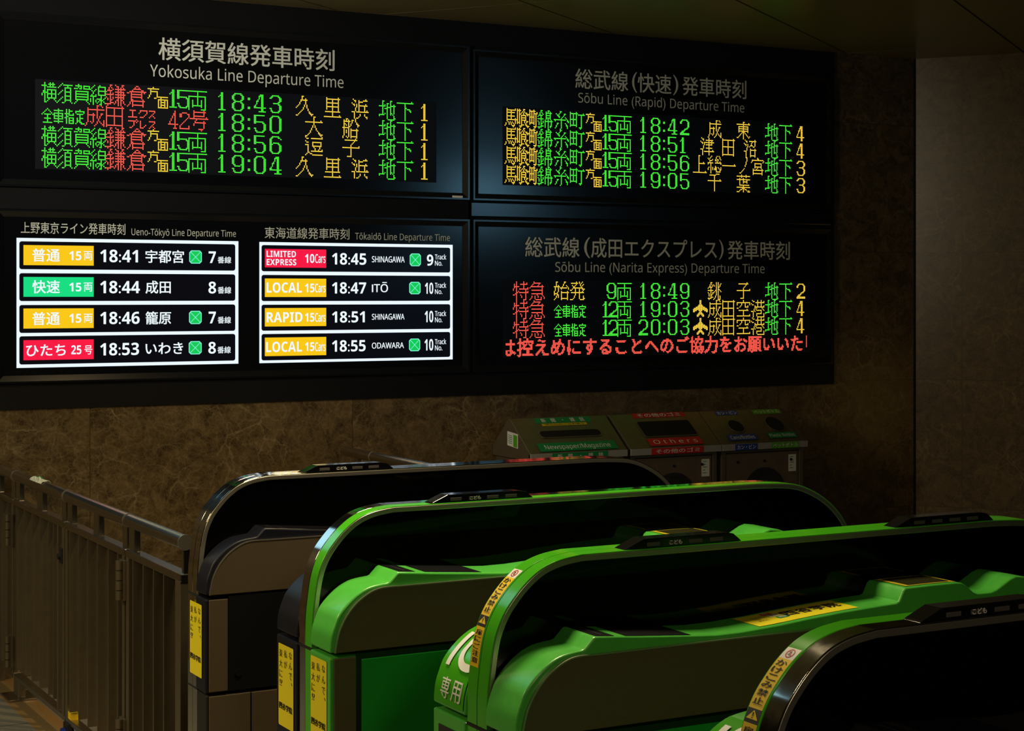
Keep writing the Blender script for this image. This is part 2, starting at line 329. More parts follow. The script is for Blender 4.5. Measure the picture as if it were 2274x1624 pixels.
# ------------------------------------------------------------------ LED dot glyphs: pen strokes on the dot grid ('xyxy..' hex pairs)
G = {
'横': '202e 0232 1617 0809 37 6063 8083 5191 43a3 45a5 454b a5ab 757b 48a8 4bab 5c3e 9cbe',
'須': '0330 0835 0d3a 41a1 7173 5393 535d 939d 5696 5999 5c9c 3e4e ae',
'賀': '1151 3032 0323 5153 4353 71b1 73b3 7173 b1b3 15a5 17a7 19a9 1bab 151b a5ab 2c0e 9cbe',
'線': '3003 1425 2543 2608 0848 47 282e 0a0c 4b4c 61b1 70 64b4 67b7 6167 b1b7 878e 7e 5a7a 7b5d b99b acbd',
'鎌': '30 40 31 2223 42 53 1444 05 343e 0757 56 09 1a1b 595a 4b 4d5d 0e3e 1f 70 81 c0d0 c1 73e3 d2 75d5 77e7 79d9 919f b2bf d5da 8b 7c7d 6e cb dcdd ee',
'倉': '70 80 61 91 52a2 43 b3c3 24e4 0515 d5 343b b3b9 46a6 48a8 2c2d 1e 0f 4a4f 5bdb cacf 4ece',
'方': '40 0181 2125 2373 7377 1617 08 5868',
'面': '0777 28 0979 090f 797f 0f7f 292f 595f 2b5b 2d5d',
'両': '00e0 707b 04d4 040e d4de aede 3bab 373c a7ac',
'久': '5060 5053 4393 44 3536 2709 8286 7778 696a 5b2e 0f1f 9799 aaab bcbd cdce dedf ee',
'里': '2029 c0c9 21d1 24c4 27c7 717f 1bdb ca 0fef de',
'水': '10 2131 32 03 1424 25 4446 3739 0a2a 2a2f',
'兵': '616a 7292 a1d1 c0 65d5 c4 b5ba 4aea d9 7c7d 6e 4f5f bcbd cede df',
'大': '7080 7076 04e4 d3 6768 595a 4b4c 3d1f 0f 8788 999a ab bcbd cdce dedf ee',
'船': '3040 31 111d 515e 1262 24 35 0757 393b 0e0f 3e 4f 8191 8283 7475 66 b0b2 c3c4 d4d6 e5 787f c8cf 79d9 7ece',
'逗': '00 1121 03 1424 0626 262c 1d 0e 3c 4d5d 6eee 51e1 e0 64d4 6467 d4d7 67d7 78 898a c8c9 ba 5beb ea',
'子': 'b0 21c1 a284 757e 07e7 e6 4e7e',
'地': '3040 303b 0454 53 0b3b 0c 4b 5a 727e 82 5676 7585 95a5 b4e4 a0ab b0 d3da ba cb 8fdf dcde ee',
'下': 'd0 01e1 717f 85 96 a6b6 b7c7 c8',
'全': '4307 4387 2767 474d 2a6a 1d7d',
'車': '333d 0464 0666 0868 0a6a 0c6c 060a 666a',
'指': '131d 0626 28 09 3337 4454 3767 66 3969 393d 696d 3b6b 3d6d',
'定': '33 0464 05 65 1656 363c 4959 191c 0d 2b 4c 4d6d',
'成': '90a0 c0 d1 222c 23e3 9099 3777 666c 4c 5d 1d1e 0f c6d6 c7 b8b9 aaab 9c9d 8e7f bc cd de ebef',
'田': '000f c0cf 01d1 07c7 0ece 616e',
'クス': '1151 3136 0666 91e1 92 83 e2e3 d4b6 96b6 09 0959 68 79 6a 4a4c 3d 1e2e 999e 9ebe cd dc',
'ス': '0141 42 3306 35 46',
'号': '3035 b0b4 31c1 34b4 06e6 d5 57 48 49c9 3a3b b8bd 7eae 9f',
'馬': '202a 21a1 a0 2393 2696 6169 29b9 a8ac 9d 1c1d 0e 3b 4c4d 5b 6c6d 7b 8c 7e9e 8f',
'喰': '000c 202c 0131 0b2b 6070 61 52 72 43 34 6364 8393 94b4 a5 454d 8589 4585 4787 4989 7a7b 9aaa 9b 8c 8d9d 9ebe af 4d6d 2e4e 3f',
'町n': '000c 404c 0151 212b 0646 0b4b 4373 72 636e 4e6e 5f',
'金': '3040 31 2223 42 53 1444 05 343d 0757 09 1a1c 595a 4b 3d5d 0e3e 1f',
'帛': 'a0b0 a1 8187 c1c7 82d2 84c4 86c6 a7af 787e 79e9 d8 d9dd cd ce',
'糸': '6070 61 52 22 3343 4454 55 a2b2 a3 94 85 76 07b7 18 b5 c6 d7 d8e8 e9 767e 6f 3a4a 3b 2c2d 1e ba cb ccdc ddde',
'町': '000c 313b 606c 0171 0666 0b6b 82e2 d1 b2bd 9dbd ae',
'東': '707f 80 02e2 d1 24c4 2429 c4c9 26c6 28c8 691e 0e 89de ed',
'聿': '909f 62d2 44e4 c2c6 66c6 69c9 4cec db',
'召': '61d1 c0 92 8385 75 66 c2c5 b6 95a6 787f c8cf 79d9 7ece',
'上': '0fef de 606f 70 67c7 b6',
'総': '40 31 4013 0224 5325 2607 0656 373f 1a0c 5a5c a083 c0e3 b384 b4a5 86d6 d5e7 898c 7b7c 9a9e 9ede dcdd bacb eaec',
'一': '08e8 d7',
'ノ': 'a0b0 b0b3 a4a6 9798 8a4e 3e',
'宮': '7071 81 12d2 e3 1304 d4 45b5 4549 b5b9 48b8 79 6a 2a2f cacf 2bdb 2ece',
'千': '2181 90c0 717f 06e6 d5',
'葉': '01e1 5052 a0a2 04e4 3339 7377 b4b7 76b6 39d9 0beb 797f 6c3e 0f2f 8cbe cfef de',
'特': '303f 1215 1454 0607 58 49 2a 0b1b a0a6 72d2 d1 66e6 e5 c6cf 69e9 e8 7b 8c8d afbf',
'急': '40 41a1 32 92 23 83 14d4 05 c3cb 27c7 2aca 2c2d 1e 0f 5c5e 7b 8c8d 6fbf bdbe dc edee',
'始': '2030 2023 0454 43 4348 1517 080b 0a3a 39 4b4d 3b 2c2d 1e 0f a0b0 a1 9293 84 65c5 76 c3 d4 e5e6 787f d8df 79e9 7ede',
'発': '1171 60 62 53 23 3444 35c5 26 0717 9091 a2a3 b4 c0 b1 d2 c3 c6e6 d7 c8 19d9 555b 959e 4c4d 3e 0f2f afdf dcde ee',
'兆': '909b 8c8d 7e 6f b0be bfdf dcde e1c4 c6e8 62 73 8769',
'空': '7072 02e2 0204 e2e4 5254 4536 0717 9295 96c6 c5 29c9 b8 797e 0eee ed',
'氵': '10 2131 03 1424 4547 3839 0a2a 2a2f',
'巷': '7076 b0b6 52e2 56e6 e1 e5 6758 4a c7d8 e9 69b9 b9bc 6cbc 6c6e 7fef eeec',
'飛': '7074 8084 6494 55a5 36c6 17e7 08f8 0939 c9f9 6999 0a1a eafa 7a8a 6b9b 5cac 4d6d 9dbd 4e5e aebe',
# digits, two dots thick, 14 rows
'0': '2070 1121 7181 020b 121b 828b 929b 1c2c 7c8c 2d7d',
'1': '0330 202d 303d 0d5d',
'2': '2070 1121 0203 1213 7181 8285 9295 860c 960d 0d9d 0c9c',
'3': '2070 1121 0212 7181 8284 9294 7585 3676 7787 888b 989b 0a1a 1b 1c2c 7c8c 2d7d',
'4': '606d 707d 500a 510a 0a9a 4d9d',
'5': '0080 0006 1016 25 3575 7686 878b 979b 0a1a 1b 1c2c 7c8c 2d7d',
'6': '2070 1121 7181 92 020b 121b 3575 26 7686 878b 979b 1c2c 7c8c 2d7d',
'8': '2070 1121 7181 0204 1214 8284 9294 1525 7585 2676 1727 7787 080b 181b 888b 989b 1c2c 7c8c 2d7d',
'9': '2070 1121 7181 0206 1216 1727 2868 77 828b 929b 0a1a 1b 1c2c 7c8c 2d7d',
':': '0313 0414 0a1a 0b1b',
'p4': '505d 606d 400a 0a8a 410a',
'p1': '0330 202d 303d 0d5d',
'r4': '505d 510a 0a7a 4d6d',
'r2': '2151 12 62 0204 1214 7274 650b 0b0d 0d7d 7b7d',
}
def stroke_dots(code):
    d = set()
    for tok in code.split():
        p = [(int(tok[i], 16), int(tok[i + 1], 16)) for i in range(0, len(tok), 2)]
        if len(p) == 1: d.add(p[0])
        for a, b in zip(p, p[1:]):
            n = max(abs(b[0] - a[0]), abs(b[1] - a[1]), 1)
            for k in range(n + 1):
                d.add((round(a[0] + (b[0] - a[0]) * k / n), round(a[1] + (b[1] - a[1]) * k / n)))
    return d
def raster_dots(ch, w=16, h=16, bold=0.026):
    """bold scrolling lettering: sample the outline on the dot grid"""
    v, f, bb = glyphs(ch, bold)
    d = set()
    em0, em1 = -0.06, 0.94
    cell_y0, cell_y1 = -0.12, 0.88
    cnt = {}
    for poly in f:
        P = [v[i] for i in poly]
        for k in range(1, len(P) - 1):
            a, b, c = P[0], P[k], P[k + 1]
            den = (b[1] - c[1]) * (a[0] - c[0]) + (c[0] - b[0]) * (a[1] - c[1])
            if abs(den) < 1e-12: continue
            xs = [a[0], b[0], c[0]]; ys = [a[1], b[1], c[1]]
            SS = 4
            i0 = int((min(xs) - em0) * w * SS) - 1; i1 = int((max(xs) - em0) * w * SS) + 1
            j0 = int((cell_y1 - max(ys)) * h * SS) - 1; j1 = int((cell_y1 - min(ys)) * h * SS) + 1
            for i in range(i0, i1 + 1):
                for j in range(j0, j1 + 1):
                    x = em0 + (i + 0.5) / (w * SS); y = cell_y1 - (j + 0.5) / (h * SS)
                    l1 = ((b[1] - c[1]) * (x - c[0]) + (c[0] - b[0]) * (y - c[1])) / den
                    l2 = ((c[1] - a[1]) * (x - c[0]) + (a[0] - c[0]) * (y - c[1])) / den
                    if l1 >= 0 and l2 >= 0 and l1 + l2 <= 1: cnt[(i, j)] = 1
    cells = {}
    for (i, j) in cnt: cells[(i // 4, j // 4)] = cells.get((i // 4, j // 4), 0) + 1
    return {c for c, n in cells.items() if n >= 8 and 0 <= c[1] < h}


# ================================================================== SETTING
WY = 7.432                     # main wall plane
CZ = 2.915                     # ceiling height
A_ = Vector((0.585, -0.811)); B_ = Vector((0.811, 0.585))     # ceiling grid / right wall directions
CORNER = Vector((6.602, WY))

def uv_quad(name, a, b, c, d, m, uvs):
    me = bpy.data.meshes.new(name); me.from_pydata([a, b, c, d], [], [(0, 1, 2, 3)])
    me.materials.append(M[m]); ul = me.uv_layers.new(name='uv')
    for i, t in enumerate(uvs): ul.data[i].uv = t
    o = bpy.data.objects.new(name, me); COL.objects.link(o); return structure(o)

def wall_slab(name, p, q, z0, z1, thick, m, u0=0.0, v0=0.0):
    """upright slab whose visible face runs p -> q; the stone pattern follows the face (UV in metres)"""
    p, q = Vector(p), Vector(q); d = (q - p); ln = d.length; d.normalize(); n = Vector((-d.y, d.x)) * thick
    P = [p, q, q + n, p + n]
    v = [(a.x, a.y, z) for z in (z0, z1) for a in P]
    f = [(0, 1, 5, 4), (1, 2, 6, 5), (2, 3, 7, 6), (3, 0, 4, 7), (4, 5, 6, 7), (3, 2, 1, 0)]
    me = bpy.data.meshes.new(name); me.from_pydata(v, [], f); me.materials.append(M[m])
    ul = me.uv_layers.new(name='uv')
    for poly in me.polygons:
        for li in poly.loop_indices:
            co = Vector(v[me.loops[li].vertex_index]); s = (Vector((co.x, co.y)) - p).dot(d)
            ul.data[li].uv = (u0 + s, v0 + co.z)
    o = bpy.data.objects.new(name, me); COL.objects.link(o); return structure(o)

wall_slab('wall_back', (-3.2, WY), (CORNER.x, WY), 0, CZ, 0.15, 'marble', 20.42, 10.06)
RW = CORNER + A_ * 5.2
wall_slab('wall_right', CORNER, RW, 0, CZ, 0.15, 'marble', 40.0, 10.06)
mb = MB(); mb.box(CORNER.x - 0.006, CORNER.x + 0.006, WY - 0.006, WY + 0.01, 0, CZ, 'seam'); structure(mb.build('trim_1'))

# floor: granite paving with a brown stone border under the railing
mb = MB(); mb.box(-3.2, 1.55, -1.2, WY, -0.12, 0, 'granite'); mb.box(1.67, 10.4, -1.2, WY, -0.12, 0, 'granite')
mb.box(1.55, 1.67, -1.2, WY, -0.12, -0.0005, 'brownstone')
for y in (6.02, 6.62, 7.22): mb.box(-3.2, 1.55, y - 0.002, y + 0.002, -0.01, 0.0004, 'seam')
for x in (0.35, 0.95): mb.box(x - 0.002, x + 0.002, -1.2, WY, -0.01, 0.0004, 'seam')
structure(mb.build('floor'))

# ceiling: panels on a grid turned to the right-hand wall, open joints between them
mb = MB(); mb.box(-3.2, 10.4, -1.2, WY + 0.15, CZ + 0.03, CZ + 0.10, 'seam')
ga = [-9.42 + 0.872 * i for i in range(13)]
ga = [-4.19 + 0.872 * i for i in range(-6, 9)]
gb = [-2.0 + 2.223 * i - 0.01 for i in range(0, 1)] + [7.087 - 2.223 * i for i in range(4, -1, -1)] + [9.31, 9.80]
gb = [7.087 - 2.223 * i for i in range(4, -1, -1)] + [9.31, 9.80]
def clip_poly(P, nx, ny, c):
    out = []
    for i in range(len(P)):
        a, b = P[i], P[(i + 1) % len(P)]
        da, db = nx * a[0] + ny * a[1] - c, nx * b[0] + ny * b[1] - c
        if da <= 0: out.append(a)
        if da * db < 0:
            t = da / (da - db); out.append((a[0] + (b[0] - a[0]) * t, a[1] + (b[1] - a[1]) * t))
    return out
for i in range(len(ga) - 1):
    for j in range(len(gb) - 1):
        g = 0.0055; gy = 0.003
        a0, a1, b0, b1 = ga[i] + g, ga[i + 1] - g, gb[j] + gy, gb[j + 1] - gy
        P = [tuple(A_ * a + B_ * b) for a, b in ((a0, b0), (a1, b0), (a1, b1), (a0, b1))]
        for pl in ((0, 1, WY), (0, -1, 1.2), (1, 0, 10.4), (-1, 0, 3.2)):
            P = clip_poly(P, *pl) if P else P
        if len(P) < 3: continue
        n = len(P); v = [(x, y, CZ) for x, y in P] + [(x, y, CZ + 0.03) for x, y in P]
        mb.add(v, [list(range(n))] + [[k, (k + 1) % n, n + (k + 1) % n, n + k] for k in range(n)], 'ceiling')
structure(mb.build('ceiling'))

# ================================================================== DEPARTURE BOARDS
BY = 7.42                      # face of the boards
TY = BY - 0.0035               # lettering plane
def wx(px, py=500): return onY(px, py, TY)[0]
def wz(px, py): return onY(px, py, TY)[1]
def flat(y):
    return lambda u, v: (u, y, v)
def TXT(mb, text, l, r, t, b, xr, m, bold=0.012, cap=False, y=TY):
    put_text(mb, text, m, flat(y), wx(l), wx(r), wz(xr, b), wz(xr, t), bold, cap)

cab = thing('board_cabinet', (3.8, WY, 1.127), 'wide black cabinet on the marble wall holding the departure boards', 'cabinet')
mb = MB(); mb.box(0.9, 6.029, BY + 0.0085, WY - 0.0005, 1.127, CZ - 0.002, 'black'); mb.build('housing', cab)
mb = MB()
mb.box(0.9, 6.029, BY + 0.002, BY + 0.008, 2.795, CZ - 0.004, 'black')
mb.box(0.9, 3.829, BY + 0.002, BY + 0.008, 1.968, 2.056, 'black')
mb.box(0.9, 6.029, BY + 0.002, BY + 0.008, 1.127, 1.236, 'black')
mb.box(3.816, 3.835, BY + 0.002, BY + 0.008, 1.236, 2.795, 'black')
mb.box(6.007, 6.029, BY + 0.002, BY + 0.008, 1.236, 2.795, 'black')
mb.box(0.9, 1.598, BY + 0.002, BY + 0.008, 1.236, 2.795, 'black')
mb.build('surround', cab)
mb = MB(); mb.box(3.831, 6.006, BY - 0.002, BY + 0.008, 1.983, 2.049, 'panelframe'); mb.build('cross_beam', cab, bevel=0.002)

def framed_panel(root, x0, x1, z0, z1, fr=0.032):
    mb = MB(); mb.box(x0 + fr, x1 - fr, BY, BY + 0.008, z0 + fr, z1 - fr, 'panel'); mb.build('face_panel', root)
    mb = MB(); yo, yi = BY - 0.014, BY - 0.002
    o = [(x0, z0), (x1, z0), (x1, z1), (x0, z1)]; i = [(x0 + fr, z0 + fr), (x1 - fr, z0 + fr), (x1 - fr, z1 - fr), (x0 + fr, z1 - fr)]
    md = [(x0 + .008, z0 + .008), (x1 - .008, z0 + .008), (x1 - .008, z1 - .008), (x0 + .008, z1 - .008)]
    for k in range(4):
        j = (k + 1) % 4
        mb.quad((*o[k][:1], BY + 0.008, o[k][1]), (o[j][0], BY + 0.008, o[j][1]), (o[j][0], yo, o[j][1]), (o[k][0], yo, o[k][1]), 'panelframe')
        mb.quad((o[k][0], yo, o[k][1]), (o[j][0], yo, o[j][1]), (md[j][0], yo, md[j][1]), (md[k][0], yo, md[k][1]), 'panelframe')
        mb.quad((md[k][0], yo, md[k][1]), (md[j][0], yo, md[j][1]), (i[j][0], yi, i[j][1]), (i[k][0], yi, i[k][1]), 'panelframe')
        mb.quad((i[k][0], yi, i[k][1]), (i[j][0], yi, i[j][1]), (i[j][0], BY + 0.008, i[j][1]), (i[k][0], BY + 0.008, i[k][1]), 'panelframe')
    mb.build('bezel', root)

PX, PZ = 0.00572, 0.00575
def led_line(name, root, x0, ztop, items):
    """one text line of an LED matrix: items (glyph, column, row, colour)"""
    mb = MB(); mb.flat = True; r = 0.46
    seen = {}
    for g, c0, r0, col in items:
        if g[0] == '*': dots = raster_dots(g[1])
        else:
            dots = set()
            for part in g.split('+'): dots |= stroke_dots(G[part])
        for c, q in dots:
            if 0 <= c + c0 < 320: seen[(c + c0, q + r0)] = col
    for (c, q), col in seen.items():
        cx, cz = x0 + (c + 0.5) * PX, ztop - (q + 0.5) * PZ
        v = [(cx + math.cos(a) * r * PX, TY - 0.001, cz + math.sin(a) * r * PZ) for a in [math.pi / 6 + math.pi / 3 * k for k in range(6)]]
        mb.add(v, [(5, 4, 3, 2, 1, 0)], 'led_' + col)
    return mb.build(name, root)

def digits(s, c0, r0, col, pre='', step=None):
    return [(pre + ch if (pre + ch) in G else ch, c, r0, col) for ch, c in s]
def time_at(t, r0):
    return [(t[0], 135 + (1 if t[0] == '1' else -1), r0, 'g'), (t[1], 147, r0, 'g'), (':', 160, r0, 'g'), (t[3], 165, r0, 'g'), (t[4], 178, r0, 'g')]
def cars(n, r0):
    it = []
    if len(n) == 2: it = [('1', 97, r0 + 1, 'g'), (n[1], 103, r0 + 1, 'g')]
    else: it = [(n, 101, r0 + 1, 'g')]
    return it + [('両', 112, r0 + 1, 'g')]
def tail(pl, r0):
    g = {'1': ('p1', 310), '4': ('p4', 308), '3': ('3', 308), '2': ('2', 308)}[pl]
    return [('地', 272, r0, 'g'), ('下', 288, r0, 'g'), (g[0], g[1], r0 + 1, 'y')]
def kamakura(r0):
    return [('横', 0, r0 + 1, 'g'), ('須', 12, r0 + 1, 'g'), ('賀', 24, r0 + 1, 'g'), ('線', 36, r0 + 1, 'g'), ('鎌', 48, r0, 'r'), ('倉', 64, r0, 'r'), ('方', 80, r0, 'y'), ('面', 88, r0, 'y')] + cars('15', r0)
def kinshi(r0):
    return [('馬', 0, r0, 'y'), ('喰', 12, r0, 'y'), ('町n', 24, r0, 'y'), ('金+帛', 32, r0, 'g'), ('糸', 48, r0, 'g'), ('町', 64, r0, 'g'), ('方', 80, r0, 'y'), ('面', 88, r0, 'y')] + cars('15', r0)
def zensha(c, r0):
    return [('全', c, r0 + 1, 'g'), ('車', c + 9, r0 + 1, 'g'), ('指', c + 17, r0 + 1, 'g'), ('定', c + 25, r0 + 1, 'g')]

def led_board(label, x0, x1, z0, z1, mx, mztop, rows, win):
    b = thing('departure_board', ((x0 + x1) / 2, BY, z0), label, 'departure board', 'departure boards with dot text')
    framed_panel(b, x0, x1, z0, z1)
    mb = MB(); mb.box(win[0], win[1], TY, BY + 0.005, win[2], win[3], 'matrix'); mb.build('led_matrix', b)
    for r in rows: led_line('departure_row', b, mx, mztop, r)
    return b

# upper left board
r = [kamakura(0) + time_at('18:43', 1) + [('久', 200, 0, 'y'), ('里', 224, 0, 'y'), ('水+兵', 248, 0, 'y')] + tail('1', 0),
     zensha(0, 16) + [('成', 32, 16, 'r'), ('田', 48, 16, 'r'), ('クス', 65, 17, 'r'), ('ス', 81, 17, 'r'), ('ス', 81, 25, 'r'), ('r4', 96, 17, 'r'), ('r2', 105, 17, 'r'), ('号', 113, 16, 'r')]
     + time_at('18:50', 17) + [('大', 208, 16, 'y'), ('船', 240, 16, 'y')] + tail('1', 16),
     kamakura(32) + time_at('18:56', 33) + [('逗', 208, 32, 'y'), ('子', 240, 32, 'y')] + tail('1', 32),
     kamakura(48) + time_at('19:04', 49) + [('久', 200, 48, 'y'), ('里', 224, 48, 'y'), ('水+兵', 248, 48, 'y')] + tail('1', 48)]
b1 = led_board('upper left black board with dot text rows from 18:43 to 19:04', 1.600, 3.815, 2.060, 2.792, 1.7894, 2.5115, r, (1.765, 3.643, 2.1375, 2.5165))
mb = MB(); TXT(mb, '横須賀線発車時刻', 352, 743, 83, 133.5, 363, 'title', 0.010)
mb.v = [(x, y, z) for x, y, z in mb.v]; mb.build('title_lettering', b1)
mb = MB(); TXT(mb, 'Yokosuka Line Departure Time', 333, 763, 167.0, 192.0, 705, 'title', 0.0, True); mb.build('subtitle_lettering', b1)
mb = MB(); mb.box(wx(1003), wx(1025), BY - 0.0155, BY - 0.008, 2.068, 2.078, 'title'); L(mb.build('maker_label', b1), 'small pale label on the lower right of the frame')
# upper right board
r = [kinshi(0) + time_at('18:42', 1) + [('成', 208, 0, 'y'), ('東', 240, 0, 'y')] + tail('4', 0),
     kinshi(16) + time_at('18:51', 17) + [('水+聿', 200, 16, 'y'), ('田', 224, 16, 'y'), ('水+召', 248, 16, 'y')] + tail('4', 16),
     kinshi(32) + time_at('18:56', 33) + [('上', 192, 32, 'y'), ('総', 208, 32, 'y'), ('一', 224, 32, 'y'), ('ノ', 240, 32, 'y'), ('宮', 256, 32, 'y')] + tail('3', 32),
     kinshi(48) + time_at('19:05', 49) + [('千', 208, 48, 'y'), ('葉', 240, 48, 'y')] + tail('3', 48)]
b2 = led_board('upper right black board with dot text rows from 18:42 to 19:05', 3.836, 6.006, 2.060, 2.780, 4.0085, 2.5095, r, (4.002, 5.862, 2.1375, 2.5165))
def title3(root, segs, en, t, b, xr, ent, enb, enx, el, er, k):
    mb = MB()
    for text, l, rr, grow in segs: TXT(mb, text, l, rr, t - grow, b + grow, xr, 'title', 0.008 if grow == 0 else 0.0)
    mb.build('title_lettering', root)
    mb = MB(); TXT(mb, en, el, er, ent, enb, enx, 'title', 0.0, True); mb.build('subtitle_lettering', root)
title3(b2, [('総武線', 1277.5, 1395, 0), ('(', 1403.5, 1415, 1), ('快速', 1416, 1491, 0), (')', 1494.5, 1506.5, 1), ('発車時刻', 1515, 1657.5, 0)],
       'Sōbu Line (Rapid) Departure Time', 152.3, 196.5, 1287, 219.7, 240.5, 1497, 1284, 1653, 0)
# lower right board
def nex(r0, n, t, first):
    it = [('特', 8, r0, 'r'), ('急', 24, r0, 'r')]
    it += [('始', 48, r0, 'y'), ('発', 64, r0, 'y')] if first else zensha(48, r0)
    it += cars(n, r0) + time_at(t, r0 + 1)
    it += [('金+兆', 208, r0, 'y'), ('子', 240, r0, 'y')] if first else [('飛', 192, r0, 'y'), ('成', 208, r0, 'y'), ('田', 224, r0, 'y'), ('空', 240, r0, 'y'), ('氵+巷', 256, r0, 'y')]
    return it + tail('2' if first else '4', r0)
r = [nex(0, '9', '18:49', True), nex(16, '12', '19:03', False), nex(32, '12', '20:03', False),
     [('*' + ch, -5 + 16 * k - (1 if k == 0 else 0), 48, 'r') for k, ch in enumerate('は控えめにすることへのご協力をお願いいたし')]]
b3 = led_board('lower right black board with a red running line under three dot text rows', 3.836, 6.006, 1.236, 1.966, 4.0090, 1.6725, r, (4.002, 5.862, 1.300, 1.6790))
title3(b3, [('総武線', 1166, 1287, 0), ('(', 1297, 1310.5, 1), ('成田エクスプレス', 1312.5, 1592, 0), (')', 1596.5, 1607, 1), ('発車時刻', 1615.5, 1754, 0)],
       'Sōbu Line (Narita Express) Departure Time', 526, 571, 1180, 585.4, 605.9, 1540, 1233, 1698, 0)
# lower left panel with two flat screens
b4 = thing('screen_panel', (2.71, BY, 1.236), 'black framed panel around the two colour screens, lower left of the boards', 'panel')
framed_panel(b4, 1.600, 3.815, 1.236, 1.966)
mb = MB(); TXT(mb, '上野東京ライン発車時刻', 46.3, 278.4, 492.4, 518.5, 50, 'title', 0.006); mb.build('title_lettering', b4); mb = MB()
TXT(mb, '東海道線発車時刻', 587.6, 776, 504, 529.5, 590, 'title', 0.006); mb.build('title_lettering', b4)
mb = MB(); TXT(mb, 'Ueno-Tōkyō Line Departure Time', 292, 524, 507.7, 522.4, 297, 'title', 0.0, True); mb.build('subtitle_lettering', b4); mb = MB()
TXT(mb, 'Tōkaidō Line Departure Time', 788.6, 999.3, 517.3, 532, 792, 'title', 0.0, True); mb.build('subtitle_lettering', b4)

def round_rect(x0, x1, z0, z1, r, y, n=5):
    P = []
    for cx, cz, a in ((x1 - r, z0 + r, -90), (x1 - r, z1 - r, 0), (x0 + r, z1 - r, 90), (x0 + r, z0 + r, 180)):
        for k in range(n + 1):
            t = math.radians(a + 90 * k / n); P.append((cx + r * math.cos(t), y, cz + r * math.sin(t)))
    return P

def screen(label, ox, oy, sc, fl, fr_, ftl, fbl, rl, rr, rows_t, rows_b, rows):
    """flat screen; crop offset (ox,oy), crop scale sc; all coordinates in that crop of the photograph"""
    X = lambda c: wx(ox + c / sc)
    Zc = lambda cx, cy: wz(ox + cx / sc, oy + cy / sc)
    x0, x1 = X(fl), X(fr_); z1, z0 = Zc(fl, ftl), Zc(fl, fbl)
    d = thing('departure_screen', ((x0 + x1) / 2, BY, z0), label, 'screen', 'flat departure screens')
    mb = MB(); mb.box(x0, x1, TY + 0.0005, BY - 0.0002, z0, z1, 'lcd_white'); mb.build('display_frame', d)
    yy = TY - 0.0004
    for k, items in enumerate(rows):
        zt, zb = Zc(rl, rows_t[k]), Zc(rl, rows_b[k])
        mb = MB(); mb.flat = True; P = round_rect(X(rl), X(rr), zb, zt, 0.010, yy); mb.add(P, [list(range(len(P)))], 'lcd_black')
        row = mb.build('departure_row', d)
        names = ['service_lettering'] * (len([i for i in items if len(i) == 7]) - (6 if items[-1][0] == 'No.' else 6)) + (['car_count', 'car_lettering', 'departure_time', 'destination', 'track_number', 'track_lettering'] if items[-1][0] != 'No.' else ['car_count', 'car_lettering', 'departure_time', 'destination', 'track_number', 'track_lettering', 'track_lettering'])
        names = names[-len([i for i in items if len(i) == 7]):]
        while len(names) < len([i for i in items if len(i) == 7]): names.insert(0, 'service_lettering')
        wi = 0
        for it in items:
            if it[0] == 'badge':
                _, l, r2, t, b, m = it
                q = MB(); q.flat = True; q.quad((X(l), yy - .0004, Zc(l, b)), (X(r2), yy - .0004, Zc(l, b)), (X(r2), yy - .0004, Zc(l, t)), (X(l), yy - .0004, Zc(l, t)), m)
                q.build('service_badge', row)
            elif it[0] == 'seat':
                _, l, r2, t, b = it
                q = MB(); q.flat = True; a0, a1, c0, c1 = X(l), X(r2), Zc(l, b), Zc(l, t); w = a1 - a0; h = c1 - c0; y2 = yy - .0004; y3 = yy - .0008
                def oct_(s, yq):
                    e = .10; g = .16
                    pts = [(g, 0), (1 - g, 0), (1 - e * .6, e), (1, g), (1, 1 - g), (1 - e * .6, 1 - e), (1 - g, 1), (g, 1), (e * .6, 1 - e), (0, 1 - g), (0, g), (e * .6, e)]
                    return [(a0 + w * (.5 + (u - .5) * s), yq, c0 + h * (.5 + (v - .5) * s)) for u, v in pts]
                q.add(oct_(1.0, y2), [list(range(12))], 'lcd_mint'); q.add(oct_(.88, y2 - .0002), [list(range(12))], 'lcd_seat')
                for (u0, v0, u1, v1) in ((.14, .14, .86, .86), (.14, .86, .86, .14)):
                    dx, dz = (u1 - u0), (v1 - v0); ln = math.hypot(dx, dz); nx, nz = -dz / ln * .022, dx / ln * .022
                    q.add([(a0 + w * u, y3, c0 + h * v) for u, v in ((u0 + nx, v0 + nz), (u0 - nx, v0 - nz), (u1 - nx, v1 - nz), (u1 + nx, v1 + nz))], [(0, 1, 2, 3)], 'lcd_mint')
                q.build('seat_icon', row)
            else:
                text, l, r2, t, b, cap, bold = it
                tx = MB(); put_text(tx, text, 'lcd_text', flat(yy - .0008), X(l), X(r2), Zc((l + r2) / 2, b), Zc((l + r2) / 2, t), bold, cap); tx.build(names[wi], row); wi += 1
    return d
JB, LB = 0.014, 0.018
def jrow(badge, bt, bb, sv, sl, sr, st, sb, num, nl, nt, nb, kl, ku, kt, kb, tm, tl, tr, tt, tb, dest, dr, dt, db, seat, pf, pl, pr, pt, pb, bl, br_, bnt, bnb):
    it = [('badge', 140, 822, bt, bb, badge), (sv, sl, sr, st, sb, False, JB), (num, nl, 702, nt, nb, True, LB - .004), (ku, kl, 808, kt, kb, False, 0.010),
          (tm, tl, tr, tt, tb, True, LB), (dest, 1325, dr, dt, db, False, JB)]
    if seat: it.append(('seat', *seat))
    return it + [(pf, pl, pr, pt, pb, True, LB), ('番線', bl, br_, bnt, bnb, False, 0.010)]
